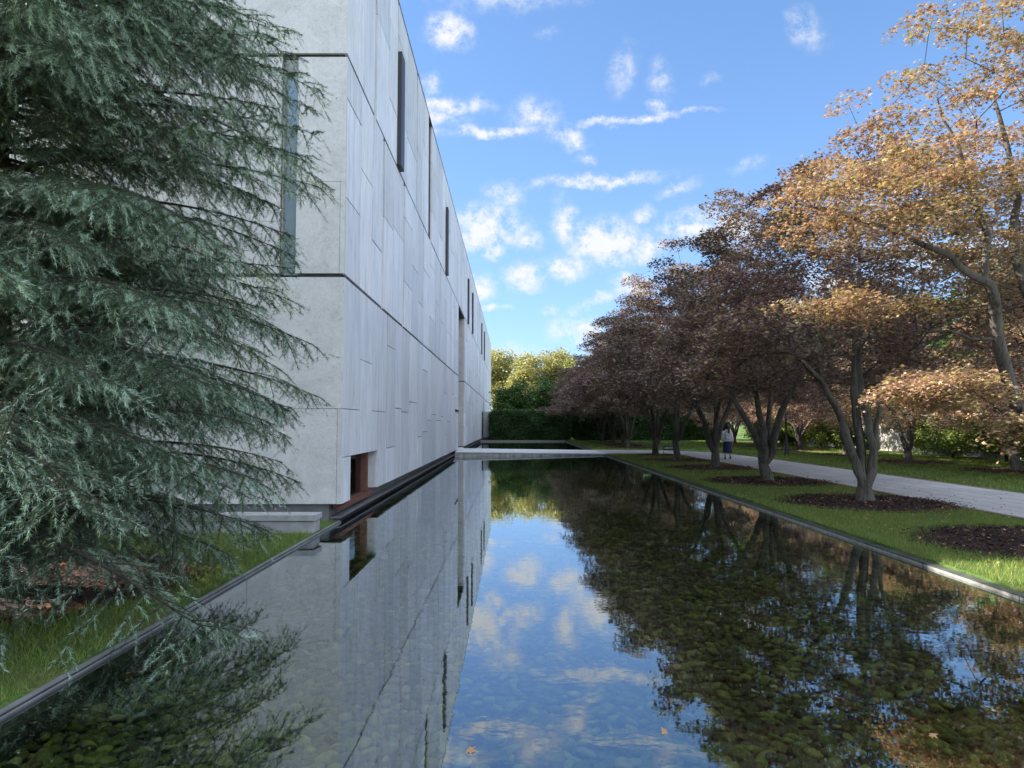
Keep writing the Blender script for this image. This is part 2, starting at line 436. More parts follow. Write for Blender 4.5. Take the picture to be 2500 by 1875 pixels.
# ------------------------------------------------------------------ branching skeleton
class Skel:
    def __init__(self):
        self.p = []; self.par = []; self.fix = []
    def add(self, p, par, r=None):
        self.p.append(tuple(p)); self.par.append(par); self.fix.append(r)
        return len(self.p) - 1
    def limb(self, pts, par=-1, rads=None, sub=3, rng=None, jit=0.0):
        """polyline with interpolation; returns last index"""
        prev = par; pts = [np.array(q, float) for q in pts]
        start = 0
        if par == -1:
            prev = self.add(pts[0], -1, rads[0] if rads else None)
        for i in range(len(pts) - 1):
            for s in range(1, sub + 1):
                t = s / sub
                q = pts[i] * (1 - t) + pts[i + 1] * t
                if rng is not None: q = q + rng.normal(0, jit, 3)
                r = None
                if rads: r = rads[i] * (1 - t) + rads[i + 1] * t
                prev = self.add(q, prev, r)
        return prev
    def reach(self, targets, rng, step=0.45, sag=0.12, bias=0.35):
        order = np.argsort(np.linalg.norm(targets - np.array(self.p[0]), axis=1))
        P = np.zeros((200000, 3)); n = len(self.p); P[:n] = self.p
        root = np.array(self.p[0])
        tips = []
        for i in order:
            tg = targets[i]
            d = np.linalg.norm(P[:n] - tg, axis=1)
            dr = np.linalg.norm(P[:n] - root, axis=1)
            up = np.maximum(P[:n, 2] - tg[2], 0)
            cost = d + bias * up * 2 + np.where(dr > np.linalg.norm(tg - root), 2.0, 0)
            cost[:1] += 3
            j = int(np.argmin(cost)); L = d[j]
            k = max(1, int(L / step)); prev = j; a = P[j].copy()
            side = rng.normal(0, .09, 3) * L
            for s in range(1, k + 1):
                t = s / k
                q = a * (1 - t) + tg * t + side * math.sin(PI * t) + np.array([0, 0, 1]) * sag * L * math.sin(PI * t)
                prev = self.add(q, prev); P[n] = q; n += 1
            tips.append(prev)
        return tips
    def radii(self, tip=0.006, e=2.35, cap=1.0):
        n = len(self.p); acc = np.zeros(n); ch = [[] for _ in range(n)]
        for i in range(n):
            if self.par[i] >= 0: ch[self.par[i]].append(i)
        r = np.zeros(n)
        for i in range(n - 1, -1, -1):
            if not ch[i]: r[i] = tip
            else: r[i] = min(cap, sum(r[c] ** e for c in ch[i]) ** (1 / e))
            if self.fix[i]: r[i] = max(self.fix[i], 0)
        for i in range(n):
            if self.par[i] >= 0: r[i] = min(r[i], r[self.par[i]])
        self.r = r; self.ch = ch
        return r
    def mesh(self, mb, sides=(5, 7, 11), flute=0.10, minr=0.0):
        r, ch = self.r, self.ch
        stack = [i for i in range(len(self.p)) if self.par[i] == -1]
        while stack:
            i = stack.pop(); chain = [i]
            if self.par[i] >= 0: chain = [self.par[i], i]
            cur = i
            while ch[cur]:
                cs = sorted(ch[cur], key=lambda c: -r[c])
                for c in cs[1:]: stack.append(c)
                cur = cs[0]; chain.append(cur)
            rad = [r[c] for c in chain]
            if self.par[i] >= 0: rad[0] = rad[1]
            if max(rad) < minr: continue
            mr = max(rad); sd = sides[0] if mr < .02 else sides[1] if mr < .07 else sides[2]
            rad[-1] *= .5
            mb.tube([self.p[c] for c in chain], rad, sd, flute=flute if mr > .05 else 0, ph=i)

def spray_points(tips, per, rad, thick, rng):
    """flat horizontal sprays of leaves about each twig tip"""
    n = len(tips)
    c = np.repeat(tips, per, axis=0)
    rr = np.repeat(rng.uniform(.7, 1.3, n) * rad, per)
    a = rng.uniform(0, 2 * PI, n * per); q = rr * np.sqrt(rng.uniform(0, 1, n * per))
    tilt = np.repeat(rng.normal(0, .16, (n, 2)), per, axis=0)
    x = q * np.cos(a); y = q * np.sin(a)
    z = rng.normal(0, thick, n * per) + x * tilt[:, 0] + y * tilt[:, 1] - .28 * q ** 2 / rad
    return c + np.stack([x, y, z], 1)

def crown_targets(n, Rr, zl, ze, zt, rng, power=2.0, cx=0.0, cy=0.0):
    """umbrella crown: zl underside at trunk, ze rim height, zt top"""
    out = []
    a = rng.uniform(0, 2 * PI, n); u = rng.uniform(0, 1, n)
    q = np.sqrt(u)
    lump = 1 + .13 * np.sin(3 * a + rng.uniform(0, 6)) + .1 * np.sin(5 * a + rng.uniform(0, 6)) + .06 * np.sin(8 * a)
    r = q * Rr * lump
    up = zt - (zt - ze) * q ** power * .92
    lo = zl - (zl - ze) * q ** 1.5 - .35 * q ** 3
    v = rng.uniform(0, 1, n) ** .75
    z = lo + (up - lo) * v + rng.normal(0, .12, n)
    return np.stack([cx + r * np.cos(a), cy + r * np.sin(a), z], 1)

def maple_skeleton(rng, nst, spread=1.0, base=0.2, fork=.55, ht=3.4):
    sk = Skel()
    root = sk.add((0, 0, -.12), -1, base * 1.45)
    fk = sk.limb([(0, 0, -.12), (rng.normal(0, .03), rng.normal(0, .03), .12), (rng.normal(0, .05), rng.normal(0, .05), fork)], root, [base * 1.35, base * 1.0, base * .86], 2)
    ends = []
    a0 = rng.uniform(0, 6.28)
    for s in range(nst):
        a = a0 + 2 * PI * s / nst + rng.normal(0, .25)
        sp = spread * rng.uniform(.7, 1.25)
        d = np.array([math.cos(a), math.sin(a)])
        pts = [(sk.p[fk][0], sk.p[fk][1], fork), (d[0] * .16, d[1] * .16, fork + .35), (d[0] * .34 * sp, d[1] * .34 * sp, fork + 1.1 + rng.normal(0, .1)),
               (d[0] * .85 * sp + rng.normal(0, .1), d[1] * .85 * sp + rng.normal(0, .1), fork + 2.0), (d[0] * 1.5 * sp, d[1] * 1.5 * sp, ht + rng.normal(0, .3))]
        rr = base * rng.uniform(.5, .66)
        sk.limb(pts, fk, [rr * 1.15, rr, rr * .88, rr * .7, rr * .5], 2, rng, .02)
    return sk

def make_maple_meshes(name, seed, mat, Rr=4.0, zl=2.7, ze=2.75, zt=8.4, ntip=230, per=150, size=.062, shape=QUAD, base=.21, nst=4, spr=.52, spread=1.0, fork=.55):
    rng = np.random.default_rng(seed)
    sk = maple_skeleton(rng, nst, spread, base, fork)
    tg = crown_targets(ntip, Rr, zl + .3, ze, zt, rng)
    sk.reach(tg, rng)
    sk.radii(.007, 2.5, base * .5)
    mb = MB(); sk.mesh(mb)
    tm = mb.mesh(name + '_trunk', MAT['bark'])
    pos = spray_points(tg, per, spr, .07, rng)
    cm = leaf_mesh(name + '_crown', pos, size, shape, mat, .45, rng)
    return tm, cm

def place_tree(name, meshes, loc, rz, sc, label, cat='tree', group=None):
    t = empty(name, loc, rz); t.scale = (sc, sc, sc) if not isinstance(sc, tuple) else sc
    tag(t, label, cat, group)
    link_mesh('trunk', meshes[0], t); link_mesh('crown', meshes[1], t)
    return t

# ================================================================== GROUND
def ground():
    mb = MB()
    xs = [-700, -80, -30, -12, POOL_L - .10]; ys = [-200, -20, POOL_N, 12.2, FY, 60, POOL_F + .3, 200, 900]
    z = LAWN
    # left strip, right strip, ends: one sheet with the pool cut out
    def quad(x0, x1, y0, y1): mb.face([(x0, y0, z), (x1, y0, z), (x1, y1, z), (x0, y1, z)])
    for x1, y0, y1 in ((POOL_L - .048, -300, FY + .16), (-3.72, FY + .16, 78.2), (POOL_L - .06, 78.2, 1200)):
        mb.face([(-900, y0, LAWN_L), (x1, y0, LAWN_L), (x1, y1, LAWN_L), (-900, y1, LAWN_L)])
    quad(POOL_R + .138, 900, -300, 1200)
    quad(POOL_L - .06, POOL_R + .16, POOL_F + .5, 1200)
    quad(POOL_L - .06, POOL_R + .16, -300, POOL_N - .25)
    mb.face([(POOL_R + .138, -300, -.6), (POOL_R + .138, -300, z), (POOL_R + .138, 1200, z), (POOL_R + .138, 1200, -.6)])
    mb.face([(POOL_L - .048, -300, -.6), (POOL_L - .048, FY + .16, -.6), (POOL_L - .048, FY + .16, LAWN_L), (POOL_L - .048, -300, LAWN_L)])
    tag(mb.build('ground', MAT['ground']), kind='structure')
    # pool basin
    mb = MB(); zb = -.62
    mb.face([(-4.4, POOL_N - .3, zb), (POOL_R + .2, POOL_N - .3, zb), (POOL_R + .2, POOL_F + .4, zb), (-4.4, POOL_F + .4, zb)])
    mb.box(POOL_R + .001, POOL_R + .12, POOL_N, POOL_F, zb, LAWN - .03)
    mb.box(POOL_L - .05, POOL_L - .001, POOL_N, FY + .1, zb, LAWN - .05)
    mb.box(-3.9, POOL_R, POOL_F + .02, POOL_F + .3, zb, WATER + .02)
    mb.box(-3.9, POOL_R, POOL_N - .3, POOL_N - .02, zb, WATER - .02)
    tag(mb.build('pool_floor', MAT['poolfloor']), kind='structure')
    mb = MB()
    mb.face([(-3.62, POOL_N - .25, WATER), (POOL_R + .06, POOL_N - .25, WATER), (POOL_R + .06, POOL_F + .2, WATER), (-3.62, POOL_F + .2, WATER)])
    tag(mb.build('water', MAT['water']), kind='structure')
    # terrace the photographer stands on
    mb = MB(); mb.box(-3.5, 5.8, -14, POOL_N - .26, LAWN - .3, LAWN + .05)
    tag(mb.build('paving_terrace', MAT['paving']), kind='structure')
ground()

def kerbs():
    # right: weathered stone kerb, in lengths
    mb = MB(); y = POOL_N
    while y < POOL_F:
        L = 1.83; y1 = min(y + L - .008, POOL_F); t = rnd.uniform(.86, 1.08)
        if not (41.8 < y < 48.5):
            mb.box(POOL_R, POOL_R + .137, y, y1, -.46, -.243 + rnd.uniform(-.002, .002), (t, t, t * .98))
        y += L
    k = mb.build('pool_kerb', MAT['kerb'])
    tag(k, 'long weathered stone kerb between the pool and the right lawn', 'kerb')
    b = k.modifiers.new('b', 'BEVEL'); b.width = .008; b.segments = 2
    mb = MB(); y = POOL_N
    while y < FY + .1:
        y1 = min(y + 1.2 - .005, FY + .12)
        mb.box(POOL_L - .047, POOL_L - .002, y, y1, -.50, -.236, (1, 1, 1)); mb.box(POOL_L - .001, POOL_L + .012, y, y1, -.40, -.262, (.9, .9, .9))
        y += 1.2
    k = mb.build('pool_edging', MAT['metal'])
    tag(k, 'slim grey metal edging between the pool and the left lawn under the cedar', 'edging')
    b = k.modifiers.new('b', 'BEVEL'); b.width = .005; b.segments = 1
    mb = MB()
    mb.box(-3.55, POOL_R + .1, POOL_F, POOL_F + .3, -.6, -.13); 
    k = mb.build('pool_end_kerb', MAT['kerb'])
    tag(k, 'pale stone kerb across the far end of the pool before the hedge', 'kerb')
kerbs()

# path beside the lawn and the footbridge
def path():
    pts = [(9.9, -20), (13.3, -20), (13.3, 38), (13.1, 42), (12.4, 45.2), (11.0, 47.4), (8.6, 48.8), (5.78, 49.3), (5.78, 43.4), (8.0, 43.75), (9.2, 43.2), (9.75, 42), (9.9, 40)]
    mb = MB(); mb.prism(pts, LAWN - .1, LAWN + .03)
    tag(mb.build('path', MAT['paving']), kind='structure')
    for x0, x1, lb in ((9.78, 9.897, 'thin brown brick edging on the pool side of the stone path'), (13.303, 13.42, 'thin brown brick edging on the far side of the stone path')):
        y = 2.0; mb = MB()
        while y < 38:
            t = rnd.uniform(.7, 1.2); mb.box(x0, x1, y, y + .2, LAWN - .08, LAWN + .036, (t, t * rnd.uniform(.9, 1), t)); y += .21
        tag(mb.build('brick_edging', MAT['brick']), lb, 'edging', 'brick edgings of the path')
    t = empty('footbridge', (0, 42, 0))
    tag(t, 'low pale stone footbridge crossing the pool to the building entrance', 'bridge')
    mb = MB(); xs = np.linspace(-3.36, 5.77, 9)
    def f(x): u = (x + 3.3) / 8.87; return 41.8 + 1.6 * u, 47.7 + 1.6 * u, 0.0 - .18 * u
    for i in range(8):
        a, b = xs[i] + .003, xs[i + 1] - .003
        (y0, y1, z0), (y2, y3, z2) = f(a), f(b)
        for (g0, g1) in ((0, .33), (.331, .665), (.666, 1)):
            p = [(a, y0 + (y1 - y0) * g0), (b, y2 + (y3 - y2) * g0), (b, y2 + (y3 - y2) * g1 - .006), (a, y0 + (y1 - y0) * g1 - .006)]
            c = rnd.uniform(.93, 1.05)
            mb.prism([(q[0], q[1] - 42) for q in p], [z0 - .05, z2 - .05, z2 - .05, z0 - .05], [z0, z2, z2, z0], (c, c, c))
    mb.build('deck', MAT['bridge'], t)
    mb = MB(); (y0, y1, z0), (y2, y3, z2) = f(-3.36), f(5.6)
    for k in range(4):
        ua, ub = k / 4, (k + 1) / 4
        xa, xb = -3.36 + 8.96 * ua + .004, -3.36 + 8.96 * ub - .004
        ya, yb = y0 + (y2 - y0) * ua, y0 + (y2 - y0) * ub
        za, zb = z0 + (z2 - z0) * ua, z0 + (z2 - z0) * ub
        c = rnd.uniform(.85, 1.1)
        mb.prism([(xa, ya + .03 - 42), (xb, yb + .03 - 42), (xb, yb + .25 - 42), (xa, ya + .25 - 42)], [-.62] * 4, [za - .052, zb - .052, zb - .052, za - .052], (c, c, c))
    mb.prism([(-3.36, y1 - .3 - 42), (5.6, y3 - .3 - 42), (5.6, y3 - .05 - 42), (-3.36, y1 - .05 - 42)], [-.62] * 4, [z0 - .052, z2 - .052, z2 - .052, z0 - .052])
    mb.build('fascia', MAT['fascia'], t)
path()

# ================================================================== BUILDING
def building():
    B = empty('museum_building', (0, 0, 0))
    tag(B, 'long limestone-clad museum building rising from the left side of the pool', 'building')
    YE = 112.0; XW = -34.0; TH = .07
    rg = random.Random(5)
    # vertical open joints of each storey: (y0, y1)
    hi = [(16.67, 16.95), (20.0, 20.05), (24.14, 24.34), (27.6, 28.7), (34.8, 34.85), (40.6, 40.75), (42.2, 42.35), (52.2, 52.26), (57.9, 57.96), (64.5, 64.7), (71.7, 72.3), (75.7, 75.76), (82.9, 82.96), (90, 90.2), (99, 99.2)]
    mid = [(17.85, 18.1), (21.3, 21.6), (26.15, 26.2), (30.4, 30.48), (32.15, 32.5), (37.7, 37.78), (40.2, 40.28), (43.6, 49.3), (55, 55.1), (60.2, 60.3), (67, 67.1), (74, 74.2), (83, 83.1), (92, 92.1), (101, 101.1)]
    low = [(18.68, 18.75), (22.76, 22.93), (24.77, 24.92), (29.1, 29.2), (34.63, 34.75), (39.2, 39.3), (43.6, 49.3), (54, 54.1), (59.5, 59.6), (66, 66.1), (76, 76.1), (86, 86.1), (98, 98.1)]
    hi, mid, low = [[(a, max(b, a + .09)) for a, b in js] for js in (hi, mid, low)]
    side = MB()
    def seg(ya, yb, z0, z1, hole=None, fixed=None):
        """one group of tight columns with staggered horizontal joints"""
        n = max(1, round((yb - ya) / rg.uniform(1.25, 1.7)))
        cuts = [ya + (yb - ya) * (k + (rg.uniform(-.18, .18) if 0 < k < n else 0)) / n for k in range(n + 1)]
        for k in range(n):
            a, b = cuts[k] + .009, cuts[k + 1] - .009
            zs = [z0]; z = z0 + rg.uniform(.9, 3.2)
            while z < z1 - .7:
                zs.append(z); z += rg.uniform(1.9, 3.4)
            zs.append(z1)
            for i in range(len(zs) - 1):
                g0 = .011 if i else 0; g1 = .011 if i < len(zs) - 2 else 0
                t = rg.uniform(.84, 1.06); w = rg.uniform(-.02, .02)
                off = rg.uniform(0, .006)
                side.box(FX - TH, FX - off, a, b, zs[i] + g0, zs[i + 1] - g1, (t + w, t, t - w))
    def storey(js, z0, z1, start):
        y = start
        for (a, b) in js:
            seg(y, a, z0, z1); y = b
        seg(y, YE, z0, z1)
    storey(hi, SEAM_HI + .035, TOP, FY + .0)
    storey(mid, SEAM_LO + .035, SEAM_HI - .035, FY)
    # lowest storey starts beyond the corner window
    W0, W1, WZ = 14.58, 17.5, .99
    y = FY
    # panels about the corner window, as in the stonework
    def pn(a, b, z0, z1):
        t = rg.uniform(.88, 1.05); side.box(FX - TH, FX, a + .004, b - .004, z0 + .007, z1 - .007, (t, t, t * 1.01))
    zt = SEAM_LO - .035
    pn(FY, W0, STONE_BOTTOM, WZ); pn(FY, 15.4, WZ, 1.94); pn(FY, 15.4, 1.94, zt); pn(15.4, 16.72, WZ, 3.05); pn(15.4, 16.72, 3.05, zt)
    pn(16.72, 18.66, 1.95, zt); pn(16.72, W1, WZ, 1.95); pn(W1, 18.66, STONE_BOTTOM, 1.95)
    yy = 18.75
    for (a, b) in low[1:]:
        seg(yy, a, STONE_BOTTOM, zt); yy = b
    seg(yy, YE, STONE_BOTTOM, zt)
    side.build('side_cladding', MAT['side'], B)
    # end wall, facing the camera
    end = MB()
    def pe(x0, x1, z0, z1, g=.004):
        t = rg.uniform(.93, 1.03); end.box(x0 + g, x1 - g, FY, FY + TH - .001, z0 + g, z1 - g, (t, t, t))
    SX0, SX1 = -4.60, -4.28      # slot window
    XE = FX - TH - .001
    for (x0, x1) in [(-34, -28), (-28, -22), (-22, -16.5), (-16.5, -12.5), (-12.5, -9), (-9, -6.2)]:
        pe(x0, x1, SEAM_HI + .035, 11.4); pe(x0, x1, 11.4, TOP)
        pe(x0, x1, 6.8 + .2 * math.sin(x0), SEAM_HI - .035); pe(x0, x1, SEAM_LO + .035, 6.8 + .2 * math.sin(x0))
        pe(x0, x1, STONE_BOTTOM, 1.94); pe(x0, x1, 1.94, SEAM_LO - .035)
    pe(-6.2, FX - .001, SEAM_HI + .035, TOP)
    pe(-6.2, SX0, 5.65, SEAM_HI - .035); pe(-6.2, SX0, SEAM_LO + .035, 5.65)
    pe(SX1, FX - .001, 6.45, SEAM_HI - .035)
    pe(SX1, FX - .105, SEAM_LO + .035, 6.45); pe(FX - .105, FX - .001, SEAM_LO + .035, 6.45, .003)
    pe(-6.2, FX - .001, 1.94, SEAM_LO - .035)
    pe(-6.2, -5.1, STONE_BOTTOM, 1.94); pe(-5.1, FX - .105, STONE_BOTTOM, 1.94); pe(FX - .105, FX - .001, STONE_BOTTOM, 1.94, .003)
    end.build('end_cladding', MAT['end'], B)
    # solid core behind the cladding (seen only through the joints), with notch and slots cut out
    core = MB(); cx = FX - TH - .03
    core.box(XW, cx, 18.7, 43.55, STONE_BOTTOM + .03, TOP - .1); core.box(XW, cx, 14.92, 18.699, 1.06, TOP - .1); core.box(XW, cx - 2.2, 14.92, 18.699, -.2, 1.059)
    core.box(XW, cx - 2.6, 43.55, 49.4, STONE_BOTTOM + .03, SEAM_HI - .05)
    core.box(XW, cx, 43.55, 49.4, SEAM_HI - .04, TOP - .1)
    core.box(XW, cx, 49.4, YE - .1, STONE_BOTTOM + .03, TOP - .1)
    core.box(XW, SX0 - .02, FY + TH + .04, 14.91, STONE_BOTTOM + .03, TOP - .1)
    core.box(SX0 - .019, SX1 + .019, FY + TH + .04, 14.91, SEAM_HI - .02, TOP - .1)
    core.box(SX0 - .019, SX1 + .019, FY + .44, 14.91, SEAM_LO - .02, SEAM_HI - .03)
    core.box(SX0 - .019, SX1 + .019, FY + TH + .04, 14.91, 1.0, SEAM_LO - .03)
    core.box(SX1 + .02, cx, FY + TH + .04, 14.91, 1.02, TOP - .1)
    core.box(SX1 + .02, cx, FY + TH + .04, 14.4, STONE_BOTTOM + .03, 1.01)
    cb = core.build('core', MAT['joint'], B)
    # entrance notch: far return wall faces the camera, ceiling, near return
    nm = MB()
    for z0, z1 in ((STONE_BOTTOM, 1.45), (1.46, 2.9), (2.91, SEAM_LO - .03), (SEAM_LO + .03, 5.9), (5.91, 7.7), (7.71, SEAM_HI - .06)):
        t = rg.uniform(.88, 1.0); nm.box(FX - 2.5, FX - .075, 49.28, 49.36, z0, z1, (t, t * .98, t * .95))
    nm.build('entrance_return', MAT['end'], B)
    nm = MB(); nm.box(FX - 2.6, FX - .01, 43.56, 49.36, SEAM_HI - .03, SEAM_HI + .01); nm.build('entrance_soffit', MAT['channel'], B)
    nm = MB(); nm.box(FX - 2.56, FX - 2.52, 43.6, 49.27, .05, SEAM_HI - .06); d = nm.build('entrance_door', MAT['glass'], B)
    nm = MB()
    for y in (43.7, 45.5, 47.3, 49.1): nm.box(FX - 2.52, FX - 2.44, y, y + .12, .05, SEAM_HI - .06)
    nm.build('frame', MAT['wood'], d)
    nm = MB(); nm.box(FX - 2.5, FX - .02, 43.6, 49.27, -.02, .012); nm.build('threshold', MAT['bridge'], B)
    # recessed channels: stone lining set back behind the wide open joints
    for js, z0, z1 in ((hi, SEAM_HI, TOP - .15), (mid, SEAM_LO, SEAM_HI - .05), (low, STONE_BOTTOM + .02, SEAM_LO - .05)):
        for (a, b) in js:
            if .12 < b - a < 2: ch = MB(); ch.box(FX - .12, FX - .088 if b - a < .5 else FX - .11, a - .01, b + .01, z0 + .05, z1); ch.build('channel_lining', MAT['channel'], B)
    # projecting dark fins
    for y in (20.0, 34.8, 52.3, 58.0, 75.7, 82.9):
        f = MB(); f.box(FX - .03, FX + .115, y, y + .62, 9.08, 12.42); f.build('window_fin', MAT['fin'], B)
    # roof coping
    rc = MB()
    rc.box(XW, FX + .012, FY - .012, FY + .4, TOP + .001, TOP + .05); rc.box(FX - .4, FX + .012, FY + .401, YE, TOP + .001, TOP + .05)
    rc.box(XW, FX - .401, FY + .402, YE, TOP - .05, TOP + .02)
    rc.build('roof_coping', MAT['metal'], B)
    # slot window
    sw = MB(); sw.box(SX0 + .001, SX0 + .03, FY + .10, FY + .26, SEAM_LO + .04, SEAM_HI - .3); sw.box(SX0, SX1, FY + .12, FY + .42, SEAM_HI - .299, SEAM_HI - .04)
    sw.box(SX0 + .031, SX1, FY + .18, FY + .21, 7.62, 7.65); sw.box(SX0 + .031, SX1, FY + .18, FY + .21, 5.35, 5.38)
    w = sw.build('slot_window', MAT['channel'], B)
    g = MB(); g.box(SX0 + .032, SX1 - .002, FY + .215, FY + .235, SEAM_LO + .04, SEAM_HI - .3); g.build('pane', MAT['pale_glass'], w)
    # plinth and ledge
    pl = MB()
    pl.box(FX - .32, FX - .28, FY + .16, 43.5, -.17, STONE_BOTTOM + .06); pl.box(XW, FX - .281, FY + .12, FY + .159, -.25, STONE_BOTTOM + .06)
    pl.box(FX - .32, FX - .28, 49.4, YE, -.17, STONE_BOTTOM + .06)
    pl.box(FX - .30, FX - .06, FY + .16, 43.5, -.20, -.172); pl.box(FX - .30, FX - .06, 49.4, POOL_F, -.20, -.172)
    pl.build('plinth', MAT['metal'], B)
    dk = MB(); dk.box(FX - .5, FX - .33, FY + .17, YE - 1, -.6, .1); dk.box(FX - .32, FX - .20, FY + .17, 76, -.6, -.201)
    dk.build('foundation', MAT['joint'], B)
    # corner window: stone reveals, mahogany frame, glass, dim room behind
    cw = MB()
    cw.box(FX - .16, FX - .10, W0 - .5, W1 - .05, -.06, .02); cw.box(FX - .22, FX - .161, W0 - .5, W1 - .05, -.02, .07)
    cw.box(FX - .34, FX - .12, W1 - .72, W1 - .56, .071, WZ); cw.box(FX - .34, FX - .12, W0 - .02, W1 - .5, WZ - .001, WZ + .06)
    f = cw.build('corner_window', MAT['wood'], B)
    ip = MB(); ip.box(FX - .95, FX - .75, 16.2, 16.42, .0, 1.05, (1, 1, 1)); ip.build('interior_pier', MAT['channel'], f); ip = MB(); ip.box(FX - .9, FX - .7, 15.45, 15.6, .0, 1.05); ip.build('interior_pier', MAT['channel'], f)
    gl = MB(); gl.box(FX - .26, FX - .25, W0 - .1, W1 - .73, .072, WZ - .002); gl.build('pane', MAT['clear'], f)
    rv = MB(); rv.box(FX - .27, FX - TH - .001, W1, W1 + .08, STONE_BOTTOM, WZ + .03); rv.box(FX - .3, FX - .26, W1 - .55, W1 + .05, .05, WZ)
    rv.build('window_reveal', MAT['end'], B)
    # camera and lettering near the far entrance
    sc = MB(); sc.box(FX, FX + .35, 100.9, 101.0, 6.05, 6.13); sc.box(FX + .28, FX + .42, 100.4, 101.1, 5.86, 6.04); sc.box(FX, FX + .08, 100.8, 101.1, 5.95, 6.25)
    sc.build('security_camera', MAT['black'], B)
    cu = bpy.data.curves.new('facade_lettering', 'FONT'); cu.body = 'THE BARNES FOUNDATION'; cu.size = .2; cu.extrude = .012; cu.align_x = 'LEFT'
    cu.materials.append(MAT['black'])
    o = bpy.data.objects.new('facade_lettering', cu); COL.objects.link(o); o.parent = B
    o.location = (FX + .014, 41.1, 2.34); o.rotation_euler = (R(90), 0, R(90))
    return B
building()

def garden_walls():
    t = empty('low_garden_wall', (-6.5, 12.4, LAWN_L)); tag(t, 'low pale stone wall with a cap slab before the building end', 'wall')
    mb = MB(); mb.box(-5.5, 3.06, 0, .42, 0, .20); mb.build('wall_body', MAT['wallstone'], t)
    mb = MB()
    for k in range(5): mb.box(-5.55 + k * 1.73, -5.55 + k * 1.73 + 1.724, -.03, .45, .215, .31)
    mb.build('cap_slab', MAT['wallstone'], t)
    t = empty('end_wall', (1, 78, LAWN)); tag(t, 'pale garden wall beyond the pool, mostly covered by the clipped hedge', 'wall')
    mb = MB(); mb.box(-4.15, 4.5, 0, .4, .35, 3.15); mb.build('wall_face', MAT['wallstone'], t)
    mb = MB(); mb.box(-4.29, -4.151, -.02, .42, .0, 3.15); mb.box(-4.15, 4.5, .06, .36, 0, .349); mb.build('recess', MAT['black'], t)
    t = empty('boundary_wall', (25.5, 45, LAWN)); tag(t, 'sunlit pale boundary wall behind the shrubs on the right', 'wall')
    mb = MB(); mb.box(0, .4, -24, 30, 0, 2.3); mb.build('wall_face', MAT['boundary'], t)
    mb = MB(); mb.box(-.04, .44, -24.03, 30.03, 2.301, 2.4); mb.build('cap_slab', MAT['wallstone'], t)
garden_walls()

